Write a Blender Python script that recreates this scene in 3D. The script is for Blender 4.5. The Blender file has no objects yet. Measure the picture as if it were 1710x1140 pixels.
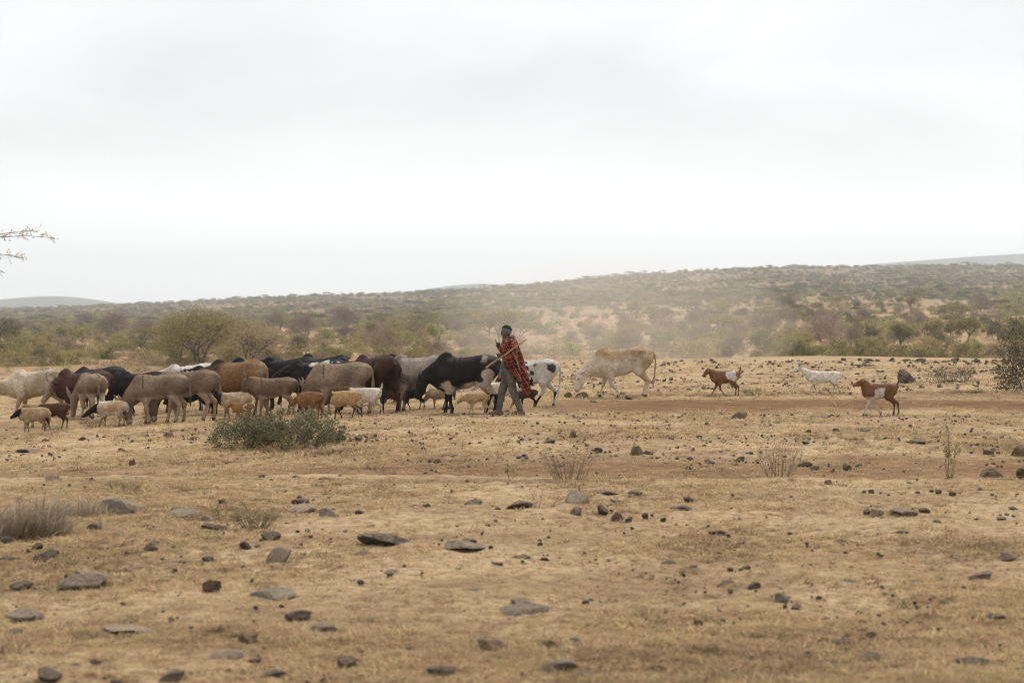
import bpy, math, random
import numpy as np
from mathutils import Vector, Matrix

scene = bpy.context.scene
COL = scene.collection
R = math.radians
PI = math.pi

# ------------------------------------------------------------------ camera
F = 2850.0                      # focal length in photo pixels (photo is 1710 wide)
CAM_H = 1.9
HORIZON = 520.0                 # photo row of the eye-level horizon
PITCH = math.atan((570.0 - HORIZON) / F)
cam_d = bpy.data.cameras.new('camera')
cam_d.sensor_width = 36.0
cam_d.lens = F / 1710.0 * 36.0
cam_d.clip_start = 0.1
cam_d.clip_end = 40000.0
cam_d.dof.use_dof = True
cam_d.dof.focus_distance = 32.0
cam_d.dof.aperture_fstop = 2.6
cam = bpy.data.objects.new('camera', cam_d)
COL.objects.link(cam)
cam.location = (0, 0, CAM_H)
cam.rotation_euler = (PI / 2 - PITCH, 0, 0)
scene.camera = cam

# ------------------------------------------------------------------ world
SUN_EL, SUN_AZ = 58.0, 28.0      # sun stands behind the scene, a little to the right (azimuth from +Y towards +X)
world = bpy.data.worlds.new('World')
scene.world = world
world.use_nodes = True
nt = world.node_tree
nt.nodes.clear()
wo = nt.nodes.new('ShaderNodeOutputWorld')
sky = nt.nodes.new('ShaderNodeTexSky')
sky.sky_type = 'NISHITA'
sky.sun_disc = False
sky.sun_elevation = R(SUN_EL)
sky.sun_rotation = R(SUN_AZ)
bg_sky = nt.nodes.new('ShaderNodeBackground')
bg_sky.inputs['Strength'].default_value = 0.10
nt.links.new(sky.outputs[0], bg_sky.inputs['Color'])
tc = nt.nodes.new('ShaderNodeTexCoord')
mp = nt.nodes.new('ShaderNodeMapping')
mp.inputs['Scale'].default_value = (2.3, 2.3, 6.5)
mp.inputs['Location'].default_value = (0.3, 1.7, 0.2)
nt.links.new(tc.outputs['Generated'], mp.inputs['Vector'])
nz = nt.nodes.new('ShaderNodeTexNoise')
nz.inputs['Scale'].default_value = 1.15
nz.inputs['Detail'].default_value = 7.0
nz.inputs['Roughness'].default_value = 0.52
nz.inputs['Distortion'].default_value = 0.5
nt.links.new(mp.outputs[0], nz.inputs['Vector'])
cr = nt.nodes.new('ShaderNodeValToRGB')
cr.color_ramp.elements[0].position = 0.40
cr.color_ramp.elements[0].color = (0.515, 0.512, 0.51, 1)
cr.color_ramp.elements[1].position = 0.62
cr.color_ramp.elements[1].color = (0.65, 0.646, 0.642, 1)
nt.links.new(nz.outputs['Fac'], cr.inputs['Fac'])
# overcast: pale and bright low over the horizon, the cloud base shows above
sep = nt.nodes.new('ShaderNodeSeparateXYZ')
nt.links.new(tc.outputs['Generated'], sep.inputs[0])
mr = nt.nodes.new('ShaderNodeMapRange')
mr.interpolation_type = 'SMOOTHSTEP'
mr.inputs['From Min'].default_value = 0.02
mr.inputs['From Max'].default_value = 0.11
nt.links.new(sep.outputs['Z'], mr.inputs['Value'])
mx = nt.nodes.new('ShaderNodeMix')
mx.data_type = 'RGBA'
mx.inputs['A'].default_value = (0.95, 0.94, 0.93, 1)
nt.links.new(mr.outputs[0], mx.inputs['Factor'])
nt.links.new(cr.outputs['Color'], mx.inputs['B'])
bg_cl = nt.nodes.new('ShaderNodeBackground')
bg_cl.inputs['Strength'].default_value = 1.0
nt.links.new(mx.outputs['Result'], bg_cl.inputs['Color'])
ms = nt.nodes.new('ShaderNodeMixShader')
ms.inputs[0].default_value = 0.95
nt.links.new(bg_sky.outputs[0], ms.inputs[1])
nt.links.new(bg_cl.outputs[0], ms.inputs[2])
nt.links.new(ms.outputs[0], wo.inputs['Surface'])

# ------------------------------------------------------------------ sun (through thin overcast)
sun_d = bpy.data.lights.new('sun', 'SUN')
sun_d.energy = 1.5
sun_d.angle = R(14)
sun_d.color = (1.0, 0.955, 0.88)
sun = bpy.data.objects.new('sun', sun_d)
COL.objects.link(sun)
_sd = Vector((math.sin(R(SUN_AZ)) * math.cos(R(SUN_EL)), math.cos(R(SUN_AZ)) * math.cos(R(SUN_EL)), math.sin(R(SUN_EL))))
sun.rotation_euler = (-_sd).to_track_quat('-Z', 'Y').to_euler()
sun.location = (20, 60, 60)

scene.view_settings.view_transform = 'Standard'
scene.view_settings.look = 'None'
scene.view_settings.exposure = 0.74
scene.view_settings.gamma = 1.0
scene.render.engine = 'CYCLES'
cy = scene.cycles
cy.use_denoising = True
cy.max_bounces = 6
cy.diffuse_bounces = 3
cy.glossy_bounces = 2
cy.transparent_max_bounces = 8
cy.volume_bounces = 2
cy.filter_width = 1.15
cy.use_adaptive_sampling = True
cy.adaptive_threshold = 0.01

# ------------------------------------------------------------------ helpers: tags, meshes, noise
def tag(o, label=None, cat=None, group=None, kind=None):
    if label: o['label'] = label
    if cat: o['category'] = cat
    if group: o['group'] = group
    if kind: o['kind'] = kind
    return o

def link(name, data, parent=None, mat=None):
    o = bpy.data.objects.new(name, data)
    COL.objects.link(o)
    if parent is not None: o.parent = parent
    if mat is not None and data is not None:
        data.materials.clear(); data.materials.append(mat)
    return o

def np_mesh(name, verts, faces, smooth=True, cols=None, uv=None):
    """faces: (n,k) array with k = 3 or 4, or a list of such arrays"""
    me = bpy.data.meshes.new(name)
    verts = np.asarray(verts, dtype=np.float32)
    fl = faces if isinstance(faces, list) else [faces]
    fl = [np.asarray(f, dtype=np.int32) for f in fl if len(f)]
    nl = sum(f.size for f in fl); npoly = sum(len(f) for f in fl)
    me.vertices.add(len(verts)); me.vertices.foreach_set('co', verts.ravel())
    me.loops.add(nl); me.polygons.add(npoly)
    loops = np.concatenate([f.ravel() for f in fl])
    tot = np.concatenate([np.full(len(f), f.shape[1], dtype=np.int32) for f in fl])
    start = np.concatenate([[0], np.cumsum(tot)[:-1]]).astype(np.int32)
    me.loops.foreach_set('vertex_index', loops)
    me.polygons.foreach_set('loop_start', start)
    me.polygons.foreach_set('loop_total', tot)
    me.polygons.foreach_set('use_smooth', np.full(npoly, smooth, dtype=bool))
    if cols is not None:
        a = me.attributes.new('Col', 'FLOAT_COLOR', 'POINT')
        c = np.ones((len(verts), 4), dtype=np.float32); c[:, :3] = cols
        a.data.foreach_set('color', c.ravel())
    if uv is not None:
        l = me.uv_layers.new(name='UVMap')
        l.data.foreach_set('uv', np.asarray(uv, dtype=np.float32)[loops].ravel())
    me.update(calc_edges=True)
    me.validate()
    return me

def _h(ix, iy, iz, seed):
    n = (ix.astype(np.int64) * 374761393 + iy.astype(np.int64) * 668265263 + iz.astype(np.int64) * 2147483647 + seed * 1274126177) & 0xffffffff
    n = ((n ^ (n >> 13)) * 1274126177) & 0xffffffff
    n = (n ^ (n >> 16)) & 0xffffff
    return n.astype(np.float32) / float(0xffffff)

def noise3(p, seed=0):
    p = np.asarray(p, dtype=np.float64)
    i = np.floor(p).astype(np.int64); f = p - i
    u = f * f * (3 - 2 * f)
    out = 0
    for dx in (0, 1):
        for dy in (0, 1):
            for dz in (0, 1):
                w = (u[:, 0] if dx else 1 - u[:, 0]) * (u[:, 1] if dy else 1 - u[:, 1]) * (u[:, 2] if dz else 1 - u[:, 2])
                out = out + w * _h(i[:, 0] + dx, i[:, 1] + dy, i[:, 2] + dz, seed)
    return out

def fbm(p, seed=0, oct=3):
    s = 0; a = 1; t = 0
    for k in range(oct):
        s = s + a * noise3(np.asarray(p) * (2 ** k), seed + 17 * k); t += a; a *= 0.5
    return s / t

def sstep(a, b, x):
    t = np.clip((np.asarray(x, dtype=np.float64) - a) / (b - a), 0, 1)
    return t * t * (3 - 2 * t)

# ------------------------------------------------------------------ terrain
SKYX = [-4000, -600, 0, 170, 300, 430, 600, 700, 860, 960, 1060, 1150, 1290, 1500, 1710, 2300, 5000]
SKYY = [521, 520, 517, 511, 505, 498, 492, 489, 478, 469, 459, 453, 447, 445, 443, 440, 445]
PD = [140, 200, 300, 500, 800, 1150, 1400]
PU = [0.0, 0.20, 0.38, 0.55, 0.76, 0.93, 1.0]
SLOPE_BASE = 599.0

def terrain(x, y):
    """smooth ground height (metres); broad shapes only"""
    x = np.asarray(x, dtype=np.float64); y = np.asarray(y, dtype=np.float64)
    tilt = 0.045 * np.minimum(0, np.maximum(x, -16) + 1.0) * sstep(17, 27, y)
    # a little bank across the foreground
    bank = 0.05 * sstep(14, 19, y) - 0.25 * sstep(19.0, 20.3, y) + 0.20 * sstep(20.8, 27, y)
    near = tilt + bank + 0.03 * np.sin(x * 0.35 + y * 0.5) * sstep(9, 14, y)
    near = near + 0.10 * sstep(36.5, 38.5, y + 0.4 * np.sin(x * 0.5)) * sstep(2, 8, x)   # step above the path
    d = np.maximum(y, 1.0)
    px = 855 + F * x / d
    ys = np.interp(px, SKYX, SKYY)
    u = np.interp(np.log(d), np.log(PD), PU)
    wob = (fbm(np.stack([x / 60, d / 60, 0 * x], -1).reshape(-1, 3), 5, 2).reshape(np.shape(x)) - 0.5) * 2 if np.ndim(x) else 0.0
    yy = SLOPE_BASE + (ys - SLOPE_BASE) * u + wob * 2.0 * sstep(150, 260, d) * (1 - sstep(900, 1400, d))
    far = CAM_H - (yy - HORIZON) / F * d
    rim = 66 + 1.5 * np.sin(x * 0.21) + 1.0 * np.sin(x * 0.53 + 1)
    drop = sstep(0, 1, (y - rim) / 26.0)
    z140 = CAM_H - (SLOPE_BASE - HORIZON) / F * 140.0
    valley = near * (1 - drop) + (-3.3) * drop
    up = sstep(98, 140, y)
    mid = valley * (1 - up) + z140 * up
    z = np.where(y < 140, mid, far)
    zs = CAM_H - (ys - HORIZON) / F * 1400.0
    back = zs - np.clip((d - 1400) * 0.02, 0, 1e9) - (zs + 14) * sstep(1400, 3600, d)
    z = np.where(y > 1400, np.minimum(zs, np.maximum(back, -14)), z)
    return z

def tz(x, y):
    return float(terrain(np.array([x]), np.array([y]))[0])

_ct, _st = math.cos(PITCH), math.sin(PITCH)
def ray(px, py):
    a, b = (px - 855) / F, (570 - py) / F
    return a, _ct + b * _st, b * _ct - _st

_DN = np.concatenate([np.linspace(5, 75, 420), np.geomspace(75.3, 1420, 420)])
def ground_at(px, py, dmin=4.0):
    """where the line of sight through a photo pixel meets the ground"""
    rx, ry, rz = ray(px, py)
    t = _DN[_DN > dmin]
    z = terrain(rx / ry * t, t)
    diff = (CAM_H + rz / ry * t) - z
    i = np.argmax(diff <= 0)
    if diff[i] > 0: i = len(t) - 1
    if i > 0 and diff[i] <= 0:
        a, b = diff[i - 1], diff[i]
        d = t[i - 1] + (t[i] - t[i - 1]) * a / (a - b)
    else:
        d = t[i]
    x = rx / ry * d
    return Vector((x, d, tz(x, d)))

# ------------------------------------------------------------------ materials
def new_mat(name):
    m = bpy.data.materials.new(name); m.use_nodes = True
    n = m.node_tree.nodes
    return m, m.node_tree, n['Principled BSDF']

def nd(t, kind, **kw):
    n = t.nodes.new(kind)
    for k, v in kw.items():
        if k in n.inputs: n.inputs[k].default_value = v
        else: setattr(n, k, v)
    return n

def ramp(t, fac, stops):
    n = t.nodes.new('ShaderNodeValToRGB')
    e = n.color_ramp.elements
    while len(e) < len(stops): e.new(0.5)
    for i, (p, c) in enumerate(stops):
        e[i].position = p; e[i].color = (*c, 1)
    t.links.new(fac, n.inputs['Fac'])
    return n.outputs['Color']

def mixc(t, fac, a, b, mode='MIX'):
    n = t.nodes.new('ShaderNodeMix'); n.data_type = 'RGBA'; n.blend_type = mode
    for s, v in ((n.inputs['Factor'], fac), (n.inputs['A'], a), (n.inputs['B'], b)):
        if isinstance(v, (int, float)): s.default_value = v
        elif isinstance(v, tuple): s.default_value = (*v, 1)
        else: t.links.new(v, s)
    return n.outputs['Result']

def vary_mat(name, cols, scale=6.0, rough=0.85, bump=0.0, obj_var=0.25, detail=4.0, spec=0.2, coords='Object', bscale=None):
    """noise-driven mix of colours, with a brightness shift for each object"""
    m, t, b = new_mat(name)
    co = nd(t, 'ShaderNodeTexCoord')
    n = nd(t, 'ShaderNodeTexNoise', Scale=scale, Detail=detail, Roughness=0.6)
    t.links.new(co.outputs[coords], n.inputs['Vector'])
    k = len(cols)
    c = ramp(t, n.outputs['Fac'], [(0.32 + 0.36 * i / max(1, k - 1), cc) for i, cc in enumerate(cols)])
    if obj_var:
        oi = nd(t, 'ShaderNodeObjectInfo')
        mr = nd(t, 'ShaderNodeMapRange')
        mr.inputs['To Min'].default_value = 1 - obj_var; mr.inputs['To Max'].default_value = 1 + obj_var
        t.links.new(oi.outputs['Random'], mr.inputs['Value'])
        hv = nd(t, 'ShaderNodeHueSaturation')
        t.links.new(mr.outputs[0], hv.inputs['Value']); t.links.new(c, hv.inputs['Color'])
        c = hv.outputs['Color']
    t.links.new(c, b.inputs['Base Color'])
    b.inputs['Roughness'].default_value = rough
    b.inputs['Specular IOR Level'].default_value = spec
    if bump:
        n2 = nd(t, 'ShaderNodeTexNoise', Scale=bscale or scale * 4, Detail=5.0, Roughness=0.65)
        t.links.new(co.outputs[coords], n2.inputs['Vector'])
        bp = nd(t, 'ShaderNodeBump', Strength=bump, Distance=0.02)
        t.links.new(n2.outputs['Fac'], bp.inputs['Height'])
        t.links.new(bp.outputs[0], b.inputs['Normal'])
    return m

# ------------------------------------------------------------------ ground sheet
def build_ground():
    # rows equally spaced on the picture near the camera, then geometric out to the horizon
    yr = np.arange(1500, 604, -2.2)
    rows = list(CAM_H * F / (yr - HORIZON))
    rows = [1.0, 2.0, 3.0] + [r for r in rows if r > 3.2]
    rows += list(np.geomspace(rows[-1] * 1.008, 1420, 230)) + list(np.geomspace(1500, 5400, 18))
    rows = np.array(rows)
    ax = np.concatenate([-np.geomspace(1.1, 0.36, 14)[:-1], np.arange(-0.345, 0.346, 0.00165), np.geomspace(0.36, 1.1, 14)[1:]])
    Y, A = np.meshgrid(rows, ax, indexing='ij')
    X = A * Y
    Z = terrain(X, Y)
    P = np.stack([X, Y, 0 * X], -1).reshape(-1, 3)
    lump = fbm(P * np.array([0.9, 1.4, 1]), 3, 3).reshape(X.shape) - 0.5
    fine = fbm(P * np.array([6.0, 7.0, 1]), 9, 3).reshape(X.shape) - 0.5
    nearw = 1 - sstep(60, 72, Y)
    farw = sstep(90, 140, Y)
    Z = Z + lump * 0.10 * nearw + fine * 0.045 * nearw * (1 - sstep(30, 60, Y))
    Z = Z + (fbm(P / 9.0, 21, 3).reshape(X.shape) - 0.5) * 1.2 * farw
    nr, nc = X.shape
    idx = np.arange(nr * nc).reshape(nr, nc)
    q = np.stack([idx[:-1, :-1], idx[:-1, 1:], idx[1:, 1:], idx[1:, :-1]], -1).reshape(-1, 4)
    me = np_mesh('ground', np.stack([X, Y, Z], -1).reshape(-1, 3), q)
    # masks: bare trodden path, far slope
    path = path_mask(X, Y)
    for nm, v in (('path', path), ('far', sstep(64, 76, Y)), ('ridge', sstep(380, 800, Y))):
        a = me.attributes.new(nm, 'FLOAT', 'POINT'); a.data.foreach_set('value', v.ravel().astype(np.float32))
    m, t, b = new_mat('dry_ground')
    co = nd(t, 'ShaderNodeTexCoord')
    def noise(scale, detail=5.0, stretch=(1, 1, 1), rough=0.6):
        mpn = nd(t, 'ShaderNodeMapping'); mpn.inputs['Scale'].default_value = stretch
        t.links.new(co.outputs['Object'], mpn.inputs['Vector'])
        n = nd(t, 'ShaderNodeTexNoise', Scale=scale, Detail=detail, Roughness=rough)
        t.links.new(mpn.outputs[0], n.inputs['Vector'])
        return n.outputs['Fac']
    straw = ramp(t, noise(7.0, 8.0, (1, 1.3, 1), 0.78), [(0.33, (0.18, 0.122, 0.070)), (0.45, (0.40, 0.285, 0.165)), (0.62, (0.56, 0.42, 0.25))])
    soil = ramp(t, noise(5.0, 6.0, (1, 1.2, 1), 0.7), [(0.34, (0.16, 0.102, 0.055)), (0.62, (0.38, 0.258, 0.148))])
    c = mixc(t, ramp(t, noise(0.55, 6.0, (0.6, 1.2, 1), 0.65), [(0.46, (0, 0, 0)), (0.60, (0.8, 0.8, 0.8))]), straw, soil)
    c = mixc(t, ramp(t, noise(0.16, 3.0), [(0.38, (0.0, 0.0, 0.0)), (0.7, (0.5, 0.5, 0.5))]), c, mixc(t, 1.0, c, (0.82, 0.76, 0.70), 'MULTIPLY'))
    c = mixc(t, ramp(t, noise(16.0, 6.0, (0.8, 1.2, 1), 0.8), [(0.60, (0, 0, 0)), (0.68, (0.8, 0.8, 0.8))]), c, (0.075, 0.052, 0.034))
    pa = nd(t, 'ShaderNodeAttribute', attribute_name='path')
    pcol = ramp(t, noise(3.0, 6.0, (0.35, 1.6, 1), 0.7), [(0.32, (0.10, 0.050, 0.022)), (0.68, (0.275, 0.152, 0.072))])
    c = mixc(t, pa.outputs['Fac'], c, pcol)
    fa = nd(t, 'ShaderNodeAttribute', attribute_name='far')
    fcol = ramp(t, noise(0.045, 7.0, (0.5, 1, 1), 0.65), [(0.32, (0.235, 0.152, 0.082)), (0.5, (0.34, 0.222, 0.122)), (0.68, (0.46, 0.315, 0.175))])
    c = mixc(t, fa.outputs['Fac'], c, fcol)
    ra = nd(t, 'ShaderNodeAttribute', attribute_name='ridge')
    c = mixc(t, ra.outputs['Fac'], c, ramp(t, noise(0.03, 7.0, (0.5, 1, 1), 0.65), [(0.32, (0.17, 0.122, 0.068)), (0.68, (0.29, 0.20, 0.115))]))
    t.links.new(c, b.inputs['Base Color'])
    b.inputs['Roughness'].default_value = 0.95
    b.inputs['Specular IOR Level'].default_value = 0.1
    bp = nd(t, 'ShaderNodeBump', Strength=0.8, Distance=0.04)
    t.links.new(noise(14.0, 6.0, (1, 1, 1), 0.75), bp.inputs['Height'])
    t.links.new(bp.outputs[0], b.inputs['Normal'])
    o = link('ground', me, mat=m)
    tag(o, 'stony dry savanna ground with trodden straw and bare soil', 'ground', kind='structure')
    return o

def path_mask(X, Y):
    # the bare reddish cattle path: about photo rows 662 to 690 on the right, thinning out towards the herd
    c = 34.4 + 0.35 * np.sin(X * 0.33) + 0.2 * np.sin(X * 0.9 + 1)
    w = 2.1 + 0.3 * np.sin(X * 0.7)
    n = fbm(np.stack([X * 0.8, Y * 0.9, 0 * X], -1).reshape(-1, 3), 31, 3).reshape(X.shape) - 0.5
    m = 1 - sstep(0.55, 1.25, np.abs(Y - c) / w + n * 0.9)
    m = m * (0.40 + 0.60 * sstep(-1.0, 3.0, X))
    m2 = (1 - sstep(0.3, 1.2, np.abs(Y - 22.3) / 1.4 + n * 0.9)) * 0.8       # behind the little bank
    m3 = (1 - sstep(0.3, 1.2, np.abs(Y - 38.0) / 0.7 + n * 0.8)) * 0.6 * sstep(3, 8, X)
    return np.clip(np.maximum(np.maximum(m, m2), m3), 0, 1)

ground = build_ground()
# ------------------------------------------------------------------ implicit bodies: blended tapered limbs, meshed in one piece
def seg_dist(P, a, b, ra, rb, sq):
    ab = b - a
    L2 = float(ab @ ab) + 1e-9
    v = P - a
    t = np.clip((v @ ab) / L2, 0, 1)
    d = v - t[..., None] * ab
    if sq != 1.0: d = d * np.array([1, 1 / sq, 1])
    l = np.sqrt((d * d).sum(-1)) - (ra + (rb - ra) * t)
    return l * (min(sq, 1.0) if sq != 1.0 else 1.0)

def mesh_blend(prims, h, wrinkle=None):
    """prims: (a, b, ra, rb, squash_y, k, tag) -> verts, quads, tag index per vertex"""
    pts = []
    for (a, b, ra, rb, sq, k, tg) in prims:
        r = max(ra, rb) * max(1, sq)
        pts += [a - r, a + r, b - r, b + r]
    pts = np.array(pts)
    lo, hi = pts.min(0) - 3 * h, pts.max(0) + 3 * h
    n = np.ceil((hi - lo) / h).astype(int) + 1
    G = np.full(n, 1.0, dtype=np.float32)
    ax = [lo[i] + np.arange(n[i]) * h for i in range(3)]
    for (a, b, ra, rb, sq, k, tg) in prims:
        m = max(ra, rb) * max(1, sq) + abs(k) + 2 * h
        l = np.floor((np.minimum(a, b) - m - lo) / h).astype(int).clip(0)
        u = np.minimum(np.ceil((np.maximum(a, b) + m - lo) / h).astype(int) + 1, n)
        sl = tuple(slice(l[i], u[i]) for i in range(3))
        X, Y, Z = np.meshgrid(*[ax[i][sl[i]] for i in range(3)], indexing='ij')
        d = seg_dist(np.stack([X, Y, Z], -1), a, b, ra, rb, sq).astype(np.float32)
        g = G[sl]
        if k < 0:                       # a hollow scooped out of the body
            hh = np.maximum(-k - np.abs(g + d), 0) / -k
            G[sl] = np.maximum(g, -d) + hh * hh * -k * 0.25
            continue
        hh = np.maximum(k - np.abs(g - d), 0) / max(k, 1e-6)
        G[sl] = np.minimum(g, d) - hh * hh * k * 0.25
    if wrinkle is not None:
        X, Y, Z = np.meshgrid(*ax, indexing='ij')
        near = np.abs(G) < 4 * h
        G[near] += wrinkle(np.stack([X[near], Y[near], Z[near]], -1)).astype(np.float32)
    S = G < 0
    c = [S[i:n[0] - 1 + i, j:n[1] - 1 + j, k:n[2] - 1 + k] for i in (0, 1) for j in (0, 1) for k in (0, 1)]
    cnt = sum(x.astype(np.int8) for x in c)
    act = (cnt > 0) & (cnt < 8)
    I = np.argwhere(act)
    idx = np.full(act.shape, -1, dtype=np.int32)
    idx[act] = np.arange(len(I))
    acc = np.zeros((len(I), 3)); num = np.zeros(len(I))
    cor = [(i, j, k) for i in (0, 1) for j in (0, 1) for k in (0, 1)]
    for p in range(8):
        for q in range(p + 1, 8):
            A, B = np.array(cor[p]), np.array(cor[q])
            if np.abs(A - B).sum() != 1: continue
            va = G[tuple((I + A).T)]; vb = G[tuple((I + B).T)]
            s = (va < 0) != (vb < 0)
            t = np.where(s, va / (va - vb + 1e-12), 0)
            pos = A + t[:, None] * (B - A)
            acc[s] += pos[s]; num[s] += 1
    V = lo + (I + acc / num[:, None]) * h
    Q = []
    for axs in range(3):
        o1, o2 = [(1, 2), (2, 0), (0, 1)][axs]
        e = np.zeros(3, int); e[axs] = 1
        s0 = S[tuple(slice(0, n[i] - e[i]) for i in range(3))]
        s1 = S[tuple(slice(e[i], n[i]) for i in range(3))]
        for flip in (0, 1):
            w = np.argwhere((s0 & ~s1) if flip == 0 else (~s0 & s1))
            if not len(w): continue
            u1 = np.zeros(3, int); u1[o1] = 1
            u2 = np.zeros(3, int); u2[o2] = 1
            quad = [idx[tuple((w - a).T)] for a in (u1 + u2, u2, 0 * u1, u1)]
            quad = np.stack(quad, -1)
            Q.append(quad if flip == 0 else quad[:, ::-1])
    Q = np.concatenate(Q)
    best = np.full(len(V), 9e9); ti = np.zeros(len(V), dtype=np.int32)
    for i, (a, b, ra, rb, sq, k, tg) in enumerate(prims):
        if k < 0: continue
        d = seg_dist(V, a, b, ra, rb, sq)
        w = d < best
        best[w] = d[w]; ti[w] = i
    tags = np.array([p[6] for p in prims])[ti]
    return V, Q, tags

def A3(*v): return np.array(v, dtype=np.float64)

SPEC = {
 # torso points (x, z, r), width squash, hip/stifle/hock/fetlock, shoulder/elbow/knee/fetlock
 'cow': dict(torso=[(-.52, .865, .125), (-.40, .85, .172), (-.22, .782, .205), (.03, .715, .243), (.26, .70, .25), (.41, .70, .20)], sq=.72,
             hind=[(-.45, .12, .76, .150), (-.335, .135, .53, .088), (-.53, .115, .34, .044), (-.49, .11, .10, .029), (-.47, .11, .03, .037)],
             fore=[(.37, .14, .67, .115), (.32, .135, .48, .072), (.345, .125, .27, .040), (.345, .12, .10, .027), (.365, .12, .03, .037)],
             neck0=(.40, .80, .155), poll_r=.098, throat_r=.078, muz_r=.062, ear=(.13, .030), tail='cow', horn=True),
 'donkey': dict(torso=[(-.46, .815, .128), (-.36, .81, .168), (-.16, .768, .195), (.06, .725, .222), (.26, .74, .218), (.38, .77, .165)], sq=.76,
             hind=[(-.40, .115, .755, .140), (-.29, .12, .56, .085), (-.46, .10, .37, .046), (-.42, .10, .10, .034), (-.40, .10, .03, .040)],
             fore=[(.34, .12, .68, .11), (.29, .11, .50, .072), (.31, .10, .28, .044), (.31, .10, .10, .031), (.325, .10, .03, .038)],
             neck0=(.38, .84, .155), poll_r=.105, throat_r=.088, muz_r=.062, ear=(.29, .040), tail='donkey', horn=False),
 'goat': dict(torso=[(-.42, .80, .15), (-.30, .78, .185), (-.1, .755, .20), (.1, .735, .22), (.27, .745, .21), (.36, .77, .16)], sq=.74,
             hind=[(-.36, .12, .74, .135), (-.27, .12, .55, .085), (-.43, .105, .37, .043), (-.39, .10, .10, .028), (-.37, .10, .03, .036)],
             fore=[(.30, .12, .68, .105), (.25, .11, .50, .062), (.275, .10, .29, .037), (.275, .10, .10, .027), (.29, .10, .03, .036)],
             neck0=(.33, .83, .118), poll_r=.080, throat_r=.058, muz_r=.043, ear=(.15, .026), tail='goat', horn=True),
 'sheep': dict(torso=[(-.46, .78, .19), (-.30, .755, .235), (-.1, .73, .255), (.12, .72, .26), (.30, .74, .225), (.38, .77, .17)], sq=.80,
             hind=[(-.38, .13, .70, .15), (-.29, .125, .52, .085), (-.44, .11, .33, .045), (-.40, .11, .10, .029), (-.38, .11, .03, .036)],
             fore=[(.30, .13, .64, .11), (.26, .12, .47, .064), (.285, .11, .27, .038), (.285, .11, .10, .028), (.30, .11, .03, .036)],
             neck0=(.36, .82, .155), poll_r=.105, throat_r=.08, muz_r=.055, ear=(.15, .028), tail='sheep', horn=False),
 'dog': dict(torso=[(-.44, .84, .125), (-.28, .825, .125), (-.05, .79, .15), (.16, .755, .185), (.32, .765, .175), (.42, .80, .13)], sq=.74,
             hind=[(-.42, .10, .78, .125), (-.30, .10, .54, .075), (-.50, .09, .32, .040), (-.48, .09, .08, .029), (-.44, .09, .03, .035)],
             fore=[(.34, .10, .70, .10), (.28, .09, .50, .058), (.32, .09, .28, .040), (.32, .09, .09, .030), (.36, .09, .03, .035)],
             neck0=(.40, .86, .12), poll_r=.115, throat_r=.08, muz_r=.052, ear=(.11, .032), tail='dog', horn=False),
}

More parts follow.
